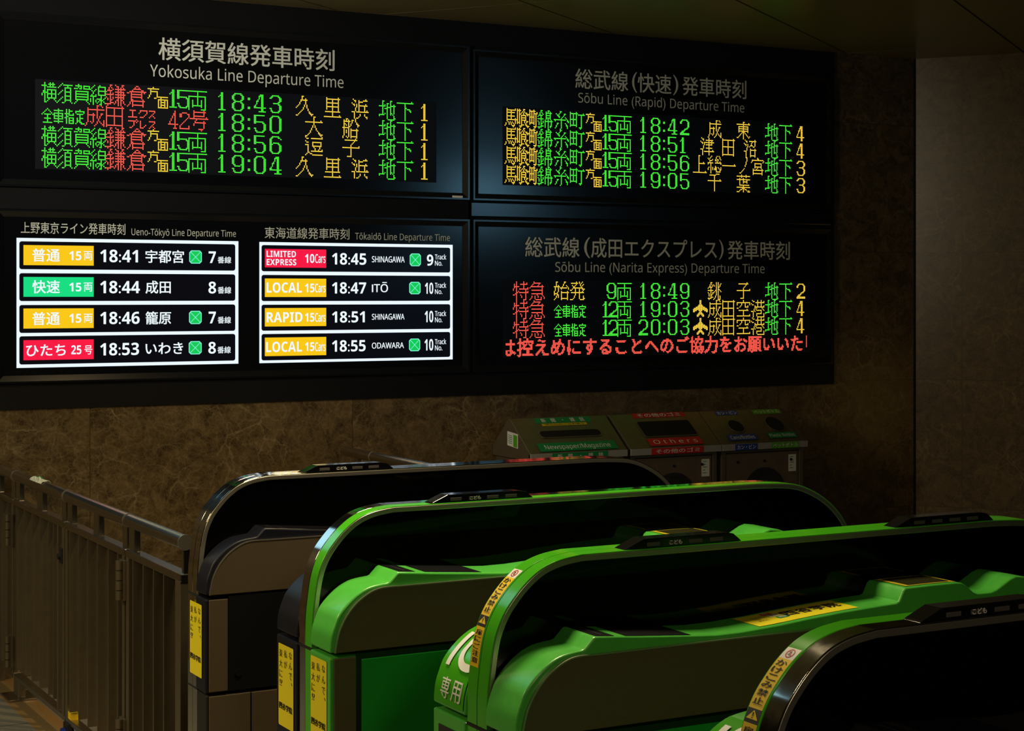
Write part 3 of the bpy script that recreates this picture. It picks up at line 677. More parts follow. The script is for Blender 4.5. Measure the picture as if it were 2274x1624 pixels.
screen('left colour screen with yellow, green, yellow and red service badges', 20, 470, 4.373, 75, 2228, 255, 1520, 100, 2197,
       (288, 598, 908, 1212), (560, 870, 1180, 1487), [
    jrow('lcd_yellow', 325, 520, '普通', 225, 493, 360, 487, '15', 585, 385, 472, 725, '両', 385, 475, '18:41', 885, 1252, 372, 492, '宇都宮', 1698, 374, 500, (1750, 1872, 377, 505), '7', 1938, 2008, 387, 500, 2025, 2157, 437, 503),
    jrow('lcd_green', 635, 828, '快速', 225, 493, 667, 795, '15', 585, 692, 775, 725, '両', 690, 778, '18:44', 885, 1270, 675, 793, '成田', 1570, 672, 797, None, '8', 1936, 2010, 682, 795, 2025, 2157, 730, 797),
    jrow('lcd_yellow', 942, 1137, '普通', 225, 493, 975, 1103, '15', 585, 993, 1080, 725, '両', 993, 1082, '18:46', 885, 1268, 975, 1092, '籠原', 1573, 970, 1095, (1748, 1870, 965, 1093), '7', 1938, 2008, 972, 1086, 2025, 2155, 1020, 1087),
    jrow('lcd_red', 1250, 1445, 'ひたち', 165, 550, 1290, 1403, '25', 603, 1300, 1386, 730, '号', 1300, 1388, '18:53', 885, 1262, 1277, 1395, 'いわき', 1690, 1272, 1385, (1745, 1870, 1260, 1388), '8', 1935, 2008, 1267, 1379, 2023, 2153, 1310, 1377)])
def erow(badge, bt, bb, sv, num, nt, nb, tm, tr, tt, tb, dest, dr, dt, db, seat, pf, pl, pt, pb, kt, kb, nt2, nb2):
    it = [('badge', 210, 806, bt, bb, badge)] + [(s, l, r2, t, b, True, 0.013) for s, l, r2, t, b in sv]
    it += [(num, 600, 690, nt, nb, True, LB), ('Cars', 697, 798, nt + 2, nb, True, 0.010), (tm, 862, tr, tt, tb, True, LB), (dest, 1249, dr, dt, db, True, 0.010)]
    if seat: it.append(('seat', *seat))
    return it + [(pf, pl, 1845, pt, pb, True, LB), ('Track', 1861, 1970, kt, kb, True, 0.010), ('No.', 1861, 1933, nt2, nb2, True, 0.010)]
screen('right colour screen with English text and one red badge above three yellow ones', 540, 470, 4.373, 160, 2035, 295, 1473, 178, 2010,
       (325, 615, 905, 1190), (580, 870, 1158, 1447), [
    erow('lcd_red', 362, 542, [('LIMITED', 227, 512, 382, 442), ('EXPRESS', 227, 515, 462, 521)], '10', 414, 498, '18:45', 1195, 405, 515, 'SHINAGAWA', 1567, 436, 493, (1617, 1725, 407, 530), '9', 1783, 418, 524, 418, 465, 478, 525),
    erow('lcd_yellow', 650, 830, [('LOCAL', 227, 570, 690, 787)], '15', 700, 784, '18:47', 1193, 688, 796, 'ITO', 1405, 706, 782, (1612, 1722, 683, 803), '10', 1764, 692, 799, 693, 740, 755, 800),
    erow('lcd_yellow', 938, 1117, [('RAPID', 227, 575, 978, 1075)], '15', 985, 1069, '18:51', 1180, 970, 1077, 'SHINAGAWA', 1565, 994, 1049, None, '10', 1762, 966, 1075, 967, 1015, 1028, 1075),
    erow('lcd_yellow', 1225, 1405, [('LOCAL', 222, 570, 1265, 1363)], '15', 1270, 1354, '18:55', 1188, 1250, 1359, 'ODAWARA', 1560, 1273, 1328, (1610, 1718, 1235, 1357), '10', 1760, 1240, 1349, 1240, 1288, 1300, 1348)])
# the long vowel mark over the O of the second English row
for d in [o for o in COL.objects if o.name.startswith('departure_screen')][-1:]:
    row = [c for c in d.children if c.name.startswith('departure_row')][1]
    q = MB(); q.flat = True; X = lambda c: wx(540 + c / 4.373); Zc = lambda a, c: wz(540 + a / 4.373, 470 + c / 4.373)
    q.quad((X(1350), TY - .0012, Zc(1370, 694)), (X(1394), TY - .0012, Zc(1370, 694)), (X(1394), TY - .0012, Zc(1370, 685)), (X(1350), TY - .0012, Zc(1370, 685)), 'lcd_text')
    q.build('macron', row)

# ================================================================== RECYCLING BINS
FY, RY, RZ, SZ = 7.05, 7.255, 1.022, 0.870      # fascia plane, hood ridge, ridge height, fascia top
SL = math.hypot(RY - FY, RZ - SZ)
SN = Vector((0, -(RZ - SZ) / SL, (RY - FY) / SL))
def on_slope(px, py):
    r = Vector(ray(px, py)); p0 = Vector((0, FY, SZ)); o = Vector((0, 0, H))
    k = (p0 - o).dot(SN) / r.dot(SN); p = o + r * k
    return p.x, (p.y - FY) / (RY - FY) * SL
def slope_fn(off):
    return lambda u, v: (u + SN.x * off, FY + v / SL * (RY - FY) + SN.y * off, SZ + v / SL * (RZ - SZ) + SN.z * off)
def crop(ox):
    return lambda x, y: (ox + x / 4.548, 880 + y / 4.548)
P3, P4 = crop(1060), crop(1380)

def slope_label(root, name, P, Lm, Rm, Tm, Bm, m, text, inset=(.08, .08), bold=0.012, cap=False, ink='white', lab=None):
    x0, x1 = on_slope(*P(*Lm))[0], on_slope(*P(*Rm))[0]
    t1, t0 = on_slope(*P(*Tm))[1], on_slope(*P(*Bm))[1]
    fn = slope_fn(0.0012); mb = MB(); mb.flat = True
    mb.quad(fn(x0, t0), fn(x1, t0), fn(x1, t1), fn(x0, t1), m); o = mb.build(name, root)
    if lab: L(o, lab)
    if text:
        w, h = x1 - x0, t1 - t0; mb = MB(); fn2 = slope_fn(0.0020)
        put_text(mb, text, ink, fn2, x0 + w * inset[0], x1 - w * inset[0], t0 + h * inset[1], t1 - h * inset[1], bold, cap)
        mb.build('label_lettering', o)
    return o
def fascia_label(root, P, xl, xr, ym, m, text, inset=.09, bold=0.012):
    x0, x1 = onY(*P(xl, ym), FY)[0], onY(*P(xr, ym), FY)[0]
    mb = MB(); mb.flat = True; y = FY - 0.0012; z0, z1 = 0.837, 0.868
    mb.quad((x0, y, z0), (x1, y, z0), (x1, y, z1), (x0, y, z1), m); o = mb.build('fascia_label', root)
    w = x1 - x0; mb = MB(); put_text(mb, text, 'white', flat(y - .0008), x0 + w * inset, x1 - w * inset, z0 + .005, z1 - .005, bold)
    mb.build('label_lettering', o); return o
def slot(root, P, Lm, Rm, Tm, Bm, rr=0.4, ell=False):
    x0, x1 = on_slope(*P(*Lm))[0], on_slope(*P(*Rm))[0]
    t1, t0 = on_slope(*P(*Tm))[1], on_slope(*P(*Bm))[1]
    fn = slope_fn(0.0016); fb = slope_fn(0.0004)
    if ell:
        rad = max((x1 - x0), (t1 - t0)) / 2; cx, ct = (x0 + x1) / 2, (t0 + t1) / 2
        P2 = [(cx + (x1 - x0) / 2 * math.cos(a), ct + (t1 - t0) / 2 * math.sin(a)) for a in [2 * math.pi * k / 32 for k in range(32)]]
    else:
        r = (t1 - t0) * rr; P2 = [(p[0], p[2]) for p in round_rect(x0, x1, t0, t1, r, 0, 6)]
    mb = MB(); mb.flat = True; mb.add([fn(u, v) for u, v in P2], [list(range(len(P2)))], 'binhole'); mb.build('opening', root)
    mb = MB(); n = len(P2); cx = sum(u for u, v in P2) / n; ct = sum(v for u, v in P2) / n
    out = [(cx + (u - cx) * 1.0 + (0.004 if u > cx else -0.004), ct + (v - ct) + (0.004 if v > ct else -0.004)) for u, v in P2]
    f3 = slope_fn(0.0026)
    mb.add([fn(u, v) for u, v in P2] + [f3(u, v) for u, v in P2] + [f3(u, v) for u, v in out] + [fb(u, v) for u, v in out],
           [[k, (k + 1) % n, n + (k + 1) % n, n + k] for k in range(n)] + [[n + k, n + (k + 1) % n, 2 * n + (k + 1) % n, 2 * n + k] for k in range(n)] +
           [[2 * n + k, 2 * n + (k + 1) % n, 3 * n + (k + 1) % n, 3 * n + k] for k in range(n)], 'binsteel')
    mb.build('opening_rim', root)

BINS = [(3.949, 4.480, 'recycling bin with green newspaper signs, leftmost of the three by the wall'),
        (4.498, 5.027, 'recycling bin with red signs, middle of the three by the wall'),
        (5.031, 5.559, 'recycling bin with blue and lime green signs, rightmost of the three by the wall')]
roots = []
for x0, x1, lab in BINS:
    b = thing('recycling_bin', ((x0 + x1) / 2, 7.27, 0), lab, 'bin', 'recycling bins along the marble wall'); roots.append(b)
    mb = MB(); mb.box(x0 + .012, x1 - .012, 7.10, 7.415, 0.05, 0.834, 'binsteel'); mb.build('body', b, bevel=.003)
    mb = MB(); mb.box(x0 + .03, x1 - .03, 7.12, 7.43, 0.0, 0.05, 'rubber'); mb.build('plinth', b)
    mb = MB()
    prof = [(FY + .004, SZ - .034), (FY + .004, SZ - .001), (RY - .004, RZ - .002), (RY + .008, RZ), (RY + .018, RZ - .006), (7.425, .885), (7.425, SZ - .034)]
    n = len(prof); v = [(x0, y, z) for y, z in prof] + [(x1, y, z) for y, z in prof]
    mb.add(v, [[i, (i + 1) % n, n + (i + 1) % n, n + i] for i in range(n)] + [list(range(n)), list(range(n, 2 * n))], 'binsteel'); mb.build('hood', b, bevel=.003)
    mb = MB(); mb.box(x0, x1, FY, FY + .02, .8365, .8685, 'bincap'); mb.build('fascia', b, bevel=.002)
    # front: frame, recessed door with a round window
    mb = MB(); mb.box(x0 + .012, x0 + .036, 7.075, 7.10, .05, .834, 'binsteel'); mb.box(x1 - .036, x1 - .012, 7.075, 7.10, .05, .834, 'binsteel')
    mb.box(x0 + .036, x1 - .036, 7.075, 7.10, .822, .834, 'binsteel'); mb.build('door_frame', b, bevel=.002)
    d0, d1 = x0 + .040, x1 - .040
    mb = MB(); mb.box(d0, d1, 7.080, 7.099, .08, .818, 'bindoor'); door = mb.build('door', b, bevel=.002)
    cx = (x0 + x1) / 2 + (0.012 if x0 > 5 else 0.0)
    mb = MB(); mb.cyl((cx, 7.081, .615), (cx, 7.076, .615), .128, 'binwin', 40); mb.build('round_window', door)
    for bx in (cx - .165, cx, cx + .165):
        mb = MB(); mb.cyl((bx, 7.081, .775), (bx, 7.074, .775), .007, 'rubber', 10); mb.build('bolt', door)
    mb = MB(); mb.box(d1 - .060, d1 - .014, 7.0785, 7.081, .715, .800, 'white'); st = mb.build('notice_sticker', door)
    mb = MB()
    for k, w in enumerate((.7, .5, .75, .4, .6)):
        mb.box(d1 - .054, d1 - .054 + .034 * w, 7.0778, 7.0786, .787 - k * .014, .790 - k * .014, 'sign_green')
    mb.build('sticker_print', st)
u1, u2, u3 = roots
slope_label(u1, 'hood_label', P3, (578, 252), (1138, 236), (850, 216), (868, 270), 'sign_green', '新　聞　・　雑　誌', (.11, .12))
slope_label(u1, 'small_label', P3, (650, 290), (1105, 278), (870, 273), (880, 297), 'yellow_trim', '持ち込みごみお断り', (.06, .18), 0.0, False, 'ink')
slot(u1, P3, (630, 382), (1240, 362), (930, 346), (940, 411), .45)
slope_label(u1, 'hood_label', P3, (615, 520), (1405, 492), (1000, 464), (1010, 548), 'sign_green', 'Newspaper/Magazine', (.08, .24), 0.0, True)
fascia_label(u1, P3, 757, 1320, 600, 'sign_green', '新　聞　・　雑　誌')
slope_label(u2, 'hood_label', P3, (1561, 204), (2090, 183), (1820, 169), (1830, 217), 'sign_red', 'その他のゴミ', (.09, .10))
slot(u2, P4, (180, 312), (725, 320), (430, 252), (480, 402), .12)
slope_label(u2, 'hood_label', P4, (272, 466), (812, 447), (525, 420), (555, 494), 'sign_red', 'O t h e r s', (.09, .24), 0.0, True)
fascia_label(u2, P4, 303, 832, 540, 'sign_red', 'その他のゴミ', .08)
slope_label(u3, 'hood_label', P4, (949, 180), (1174, 168), (1052, 151), (1070, 194), 'sign_blue', 'カン・ビン', (.07, .12))
slope_label(u3, 'hood_label', P4, (1323, 165), (1600, 151), (1452, 136), (1470, 180), 'sign_lime', 'ペットボトル', (.05, .12))
slot(u3, P4, (1076, 292), (1238, 318), (1140, 246), (1175, 365), .5, True)
slot(u3, P4, (1452, 262), (1644, 300), (1520, 212), (1575, 354), .5, True)
slope_label(u3, 'hood_label', P4, (1079, 425), (1367, 407), (1210, 387), (1235, 446), 'sign_blue', 'Cans/Bottles', (.08, .22), 0.0, True)
slope_label(u3, 'hood_label', P4, (1484, 401), (1762, 386), (1605, 366), (1640, 421), 'sign_green', 'Plastic Bottles', (.05, .24), 0.0, True)
fascia_label(u3, P4, 1148, 1375, 510, 'sign_blue', 'カン・ビン')
fascia_label(u3, P4, 1515, 1795, 485, 'sign_lime', 'ペットボトル', .05)
# notice on the left flank of the first bin
mb = MB(); mb.flat = True; ya, yb = 7.275, 7.17
mb.quad((3.9478, ya, .895), (3.9478, yb, .885), (3.9478, yb, .953), (3.9478, ya, .962), 'white'); o = mb.build('side_notice', u1)
mb = MB(); mb.flat = True; mb.quad((3.9472, 7.215, .892), (3.9472, 7.178, .889), (3.9472, 7.178, .945), (3.9472, 7.215, .949), 'sign_lime')
for k in range(5): mb.quad((3.9472, 7.265, .943 - k * .009), (3.9472, 7.225, .939 - k * .009), (3.9472, 7.225, .942 - k * .009), (3.9472, 7.265, .946 - k * .009), 'sign_green')
mb.build('notice_print', o)

# ================================================================== RAILING BESIDE THE GATES
RX = 1.62
def railing_panel(name, label, y0, y1, slats, stiles, posts, hinge=None, extra=None, solid=False, group='railing panels'):
    t = thing(name, (RX, (y0 + y1) / 2, 0), label, 'railing', group)
    mb = MB(); mb.cyl((RX - .004, y0 + .002, .880), (RX - .004, y1 - .002, .880), .0215, 'rail_steel', 28); mb.build('handrail', t, smooth=40)
    mb = MB(); mb.cyl((RX - .004, y0 + .001, .880), (RX - .004, y0 + .006, .880), .0235, 'steel_edge', 28); mb.build('end_ring', t, smooth=40)
    mb = MB(); mb.box(RX - .020, RX + .020, y0 + .002, y1 - .002, .764, .788, 'rail_steel'); mb.build('middle_rail', t, bevel=.003)
    mb = MB(); mb.box(RX - .016, RX + .016, y0 + .004, y1 - .004, .068, .088, 'rail_steel'); mb.build('bottom_rail', t, bevel=.002)
    for a, b in posts:
        mb = MB(); mb.box(RX - .010, RX + .010, a, b, .787, .862, 'rail_steel'); mb.build('post', t, bevel=.002)
    for a, b in stiles:
        mb = MB(); mb.box(RX - .019, RX + .019, a, b, .087, .765, 'slat_steel'); mb.build('stile', t, bevel=.002)
    for y in slats:
        mb = MB(); mb.box(RX - .019, RX + .021, y - .004, y + .004, .118, .765, 'slat_steel'); mb.build('slat', t)
    if hinge:
        for zz in hinge[1]:
            h = MB()
            for k in range(4):
                h.cyl((RX - .034, hinge[0], zz + k * .032 + .001), (RX - .034, hinge[0], zz + k * .032 + .030), .0125, 'slat_steel', 16)
            h.box(RX - .026, RX - .018, hinge[0] - .030, hinge[0] + .030, zz, zz + .128, 'slat_steel'); h.build('hinge', t, smooth=40)
    return t
p0 = railing_panel('steel_railing', 'steel railing panel at the far left, cut by the photo edge', 7.105, 7.425, [7.20, 7.33], [(7.115, 7.14), (7.39, 7.42)], [(7.112, 7.17), (7.385, 7.42)])
pa = railing_panel('railing_gate_leaf', 'steel railing leaf with a crumpled wrapper lying on its handrail', 6.300, 7.100, [6.458 + .0, 6.531, 6.657, 6.788, 6.917, 7.048], [(6.305, 6.335), (6.395, 6.405)], [(7.032, 7.095), (6.66, 6.742), (6.31, 6.366)], (7.135, (.600, .110)))
pb = railing_panel('railing_gate_leaf', 'steel railing leaf with blue caster and yellow stopper below', 5.530, 6.295, [5.613, 5.726, 5.857, 5.979, 6.101, 6.222], [(5.54, 5.565), (6.262, 6.288)], [(6.226, 6.288), (5.872, 5.938), (5.536, 5.588)])
pc = railing_panel('steel_railing', 'short steel railing panel that meets the gate with the black side', 4.955, 5.525, [5.12, 5.223, 5.331, 5.442], [(5.492, 5.520), (4.962, 5.010)], [(5.455, 5.517), (4.958, 4.974)], (5.540, (.625, .115)))
# pivot foot under the left junction
mb = MB(); mb.box(RX - .015, RX + .015, 7.03, 7.11, .006, .070, 'slat_steel'); mb.build('foot_post', pa, bevel=.002)
mb = MB(); mb.box(RX - .06, RX + .05, 6.99, 7.15, 0, .007, 'rail_steel'); mb.build('foot_plate', pa, bevel=.002)
mb = MB(); mb.cyl((RX - .021, 6.335, .66), (RX - .034, 6.335, .66), .011, 'rubber', 14); mb.box(RX - .024, RX - .018, 6.315, 6.350, .635, .690, 'rubber'); L(mb.build('latch', pa), 'black latch')
mb = MB(); mb.box(RX - .014, RX + .014, 6.225, 6.262, .088, .112, 'yellow'); L(mb.build('stopper', pb), 'yellow stopper block')
mb = MB(); mb.box(RX - .022, RX - .006, 6.235, 6.300, .016, .070, 'rubber'); L(mb.build('caster_fork', pb), 'black caster fork')
for xx in (RX - .030, RX - .002):
    mb = MB(); mb.cyl((xx - .006, 6.268, .027), (xx + .006, 6.268, .027), .027, 'bluewheel', 24); L(mb.build('caster_wheel', pb, smooth=40), 'blue caster wheel')
for yy in (5.28,):
    mb = MB(); mb.box(RX - .015, RX + .015, yy, yy + .05, 0, .070, 'slat_steel'); mb.build('foot_post', pc)
for yy in (7.40,):
    mb = MB(); mb.box(RX - .015, RX + .015, yy, yy + .05, 0, .070, 'slat_steel'); mb.build('foot_post', p0)

# second handrail that runs from the wall to the rear end of the first gate
t = thing('handrail_barrier', (3.10, 6.2, 0), 'dark steel handrail between the far gate and the wall, left of the bins', 'railing')
mb = MB(); mb.cyl((3.10, 4.86, .905), (3.10, 7.24, .905), .0215, 'rail_steel', 28)
for k in range(6):
    a0, a1 = k / 6 * math.pi / 2, (k + 1) / 6 * math.pi / 2
    mb.cyl((3.10, 7.24 + .0215 * math.sin(a0), .905), (3.10, 7.24 + .0215 * math.sin(a1), .905), .0215 * math.cos(a0), 'rail_steel', 28, max(.0215 * math.cos(a1), .001), False)
mb.build('handrail', t, smooth=60)
for yy in (6.93, 5.9):
    mb = MB(); mb.cyl((3.10, yy, .905), (3.10, yy + .006, .905), .0235, 'steel_edge', 28); mb.build('joint_ring', t, smooth=40)
for yy in (7.10, 6.90, 5.92, 4.95):
    mb = MB(); mb.box(3.09, 3.11, yy - .022, yy + .022, 0, .888, 'slat_steel'); mb.build('post', t, bevel=.002)
mb = MB(); mb.box(3.08, 3.12, 4.93, 7.12, .764, .788, 'rail_steel'); mb.build('middle_rail', t, bevel=.002)
mb = MB(); mb.box(3.085, 3.115, 4.93, 7.12, .068, .088, 'rail_steel'); mb.build('bottom_rail', t, bevel=.002)
for k in range(16):
    yy = 5.05 + k * .128
    mb = MB(); mb.box(3.08, 3.12, yy - .004, yy + .004, .087, .765, 'slat_steel'); mb.build('slat', t)

# crumpled wrapper lying on the handrail
def wrapper():
    rnd = random.Random(3); mb = MB(); n, m_ = 12, 6; v = []
    for i in range(n):
        for j in range(m_):
            a = (j / (m_ - 1) - .5) * 1.9
            r = .0225 + .006 * rnd.random() * (1 - abs(j / (m_ - 1) - .5)) + (.009 * rnd.random() if 3 <= i <= 8 and 1 < j < 4 else 0)
            v.append((RX - .004 + r * math.sin(a) + .004 * (rnd.random() - .5), 6.73 + (i - n / 2) * .017 + .008 * (rnd.random() - .5), .880 + r * math.cos(a)))
    f = [(i * m_ + j, i * m_ + j + 1, (i + 1) * m_ + j + 1, (i + 1) * m_ + j) for i in range(n - 1) for j in range(m_ - 1)]
    mb.flat = True
    for k, q in enumerate(f):
        i, j = divmod(k, m_ - 1)
        mb.add([v[x] for x in q], [(0, 1, 2, 3)], 'papergreen' if (2 < i < 8 and 1 < j < 4) else 'paper')
    o = mb.build('crumpled_wrapper'); o.modifiers.new('w', 'WELD').merge_threshold = .0005
    s = o.modifiers.new('s', 'SOLIDIFY'); s.thickness = .0012; s.offset = 1
    tag(o, 'crumpled pale green wrapper lying on the steel handrail', 'litter')
wrapper()

# ================================================================== TICKET GATES
GX = 1.531
RIM = spline([(0, .84), (.003, .88), (.014, .952), (.033, 1.0), (.060, 1.036), (.088, 1.063), (.120, 1.084), (.159, 1.097), (.205, 1.1035)], 5)
REAR = spline([(1.27, 1.1035), (1.386, 1.096), (1.462, 1.070), (1.524, 1.029), (1.568, .977), (1.590, .92), (1.598, .86)], 5)
RIMP = [(0, 0), (0, .535), (0, .79)] + RIM + REAR + [(1.600, .79), (1.600, 0)]
FRONT = spline([(-.007, .80), (-.004, .836), (.006, .866), (.016, .887), (.038, .911), (.065, .931), (.095, .943), (.134, .948)], 4)
HUMP = FRONT + [(.140, .950), (.158, .968), (.163, .9705), (.20, .9675), (.26, .962), (.40, .951), (.44, .9485), (.50, .949), (.59, .954), (.66, .960), (.75, .966), (.85, .9705), (.888, .9715),
        (.896, .975), (.907, .996), (.914, 1.001), (.99, 1.0015), (1.050, 1.001), (1.068, .999), (1.080, .993), (1.100, .977), (1.112, .973), (1.150, .973), (1.165, .977), (1.205, .997), (1.222, 1.0015), (1.250, .998),
        (1.30, .980), (1.36, .966), (1.42, .953), (1.49, .925), (1.545, .880), (1.585, .820), (1.600, .80)]
STEELTOP = spline([(.0, .800), (.002, .815), (.010, .847), (.026, .878), (.048, .904), (.072, .922), (.097, .934), (.122, .9385), (.160, .9385)], 4) + [(1.40, .9385), (1.47, .915), (1.53, .870), (1.575, .82), (1.585, .80)]

class Path:
    """profile measured by arc length; on the vertical front s equals the height"""
    def __init__(s, P): 
        s.P = P; s.s = [P[0][1]]
        for a, b in zip(P, P[1:]): s.s.append(s.s[-1] + math.hypot(b[0] - a[0], b[1] - a[1]))
    def at(s, d, off=0.0):
        i = 0
        while i < len(s.s) - 2 and s.s[i + 1] < d: i += 1
        a, b = s.P[i], s.P[i + 1]; l = max(s.s[i + 1] - s.s[i], 1e-9); t = (d - s.s[i]) / l
        n = (-(b[1] - a[1]) / l, (b[0] - a[0]) / l)
        return (a[0] + (b[0] - a[0]) * t + n[0] * off, a[1] + (b[1] - a[1]) * t + n[1] * off)
    def near(s, x, z):
        best = (9, 0); d = s.s[0]
        while d < s.s[-1]:
            p = s.at(d); e = (p[0] - x) ** 2 + (p[1] - z) ** 2
            if e < best[0]: best = (e, d)
            d += .002
        return best[1]
RIMPATH = Path([(0, 0)] + RIM + REAR)
COVPATH = Path([(-.007, 0)] + HUMP)
def offset_path(P, d):
    out = []
    for i, p in enumerate(P):
        a, b = P[max(i - 1, 0)], P[min(i + 1, len(P) - 1)]; l = math.hypot(b[0] - a[0], b[1] - a[1]) or 1
        out.append((p[0] + (b[1] - a[1]) / l * d, p[1] - (b[0] - a[0]) / l * d))
    return out

def band(mb, P, y0, y1, t_out, t_in, m):
    """strip following path P between y0 and y1, from offset t_out (outside) to t_in (inside)"""
    o = offset_path(P, -t_out); i = offset_path(P, t_in); n = len(P)
    v = [(GX + x, y0, z) for x, z in o] + [(GX + x, y1, z) for x, z in o] + [(GX + x, y0, z) for x, z in i] + [(GX + x, y1, z) for x, z in i]
    f = []
    for k in range(n - 1):
        f += [[k, k + 1, n + k + 1, n + k], [2 * n + k, 3 * n + k, 3 * n + k + 1, 2 * n + k + 1], [k, 2 * n + k, 2 * n + k + 1, k + 1], [n + k, n + k + 1, 3 * n + k + 1, 3 * n + k]]
    f += [[0, n, 3 * n, 2 * n], [n - 1, 3 * n - 1, 4 * n - 1, 2 * n - 1]]
    mb.add(v, f, m)

def wrap_quad(mb, path, y0, y1, s0, s1, off, m, n=10, shear=0.0):
    """patch on a curved front; y0 is its left edge seen from the front (far side)"""
    v = []
    for k in range(n + 1):
        x, z = path.at(s0 + (s1 - s0) * k / n, off); sh = shear * k / n
        v += [(GX + x, y0 + sh, z), (GX + x, y1 + sh, z)]
    mb.flat = True
    mb.add(v, [(2 * k, 2 * k + 1, 2 * k + 3, 2 * k + 2) for k in range(n)], m)
def wrap_fn(path, off):
    def fn(u, v):
        x, z = path.at(v, off); return (GX + x, u, z)
    return fn

def poster(root, name, yl, yr, z0, z1, x):
    """yellow poster on the front: three columns of vertical writing and a bold line"""
    mb = MB(); P = round_rect(0, yl - yr, z0, z1, .004, 0); mb.flat = True
    mb.add([(x, yl - p[0], p[2]) for p in P], [list(range(len(P)))], 'adyellow'); o = mb.build(name, root)
    L(o, 'yellow poster with black vertical writing')
    mb = MB(); w = yl - yr; h = z1 - z0; xx = x - .0008
    fn = lambda u, v: (xx, yl - u * w, z1 - v * h)
    def ch(c, u, v, cw, chh, bold=0.0):
        put_text(mb, c, 'ink', lambda a, b: fn(a, b), u - cw / 2, u + cw / 2, v + chh / 2, v - chh / 2, bold)
    for i, c in enumerate('なんで'): ch(c, .82, .095 + i * .125, .20, .085)
    ch('、', .90, .435, .08, .035)
    for i, c in enumerate('私が'): ch(c, .49, .105 + i * .125, .21, .090)
    for i, c in enumerate('東大に'): ch(c, .17, .115 + i * .125, .21, .092)
    ch('!', .12, .475, .05, .075); ch('?', .22, .475, .09, .075)
    for i, c in enumerate('四谷学院'): ch(c, .16 + i * .225, .755, .20, .078, .022)
    mb.build('poster_lettering', o)
    return o

def rim_sticker(root, yc, half):
    """warning strip running up the curved front of the rim"""
    px = lambda a, b: onY(1020 + a / 6.768, 1260 + b / 6.768, 2.957)
    s = [RIMPATH.near(q[0] - GX, q[1]) for q in (px(207, 1497), px(340, 893), px(343, 880), px(410, 738), px(806, 190), px(925, 78))]
    off = .0026
    mb = MB(); wrap_quad(mb, RIMPATH, yc + half, yc - half, s[0], s[1], off, 'yellow', 8); wrap_quad(mb, RIMPATH, yc + half, yc - half, s[1], s[3], off, 'ink', 4)
    wrap_quad(mb, RIMPATH, yc + half, yc - half, s[3], s[4], off, 'yellow', 14); wrap_quad(mb, RIMPATH, yc + half, yc - half, s[4], s[5], off, 'white', 4)
    o = mb.build('warning_sticker', root, smooth=60); L(o, 'yellow warning sticker with black writing')
    mb = MB(); fn = wrap_fn(RIMPATH, off + .0006)
    def col(text, a, b):
        n = len(text); st = (b - a) / n
        for i, c in enumerate(text):
            top = b - i * st; put_text(mb, c, 'ink', fn, yc + half * .72, yc - half * .72, top - st * .90, top - st * .10, .005)
    col('扉にご注意', s[0] + .006, s[1] - .004); col('かけこみ禁止', s[3] + .006, s[4] - .002)
    # warning triangle
    a, b = s[2] + .004, s[3] - .002; f2 = wrap_fn(RIMPATH, off + .0005)
    mb.add([f2(yc + half * .85, a), f2(yc - half * .85, a), f2(yc, b)], [(0, 1, 2)], 'yellow')
    f3 = wrap_fn(RIMPATH, off + .0010); h = b - a
    mb.add([f3(yc + .0016, b - .26 * h), f3(yc - .0016, b - .26 * h), f3(yc - .0010, a + .32 * h), f3(yc + .0010, a + .32 * h)], [(0, 1, 2, 3)], 'ink')
    mb.add([f3(yc + .0014, a + .22 * h), f3(yc - .0014, a + .22 * h), f3(yc - .0014, a + .11 * h), f3(yc + .0014, a + .11 * h)], [(0, 1, 2, 3)], 'ink')
    # no running sign
    c = (s[4] + s[5]) / 2; R = min(half * .78, (s[5] - s[4]) * .40); N = 28
    ring = [[f2(yc - r * math.cos(t), c + r * math.sin(t)) for t in [2 * math.pi * k / N for k in range(N)]] for r in (R, R * .78)]
    mb.add(ring[0] + ring[1], [[k, (k + 1) % N, N + (k + 1) % N, N + k] for k in range(N)], 'sign_red')
    def bar(x0, y0, x1, y1, w, m, f):
        dx, dy = x1 - x0, y1 - y0; l = math.hypot(dx, dy); nx, ny = -dy / l * w, dx / l * w
        mb.add([f(yc - (x * R), c + (y * R)) for x, y in ((x0 + nx, y0 + ny), (x0 - nx, y0 - ny), (x1 - nx, y1 - ny), (x1 + nx, y1 + ny))], [(0, 1, 2, 3)], m)
    for q in ((-.05, .50, .10, .42, .09), (.0, .35, -.15, -.10, .10), (-.1, -.1, .15, -.30, .08), (.15, -.30, .05, -.55, .07), (-.15, -.1, -.40, -.35, .08), (0, .28, .32, .10, .06), (0, .28, -.30, .22, .06)):
        bar(*q, 'ink', f2)
    bar(-.55, .55, .55, -.55, .10, 'sign_red', f3)
    mb.build('sticker_print', o)

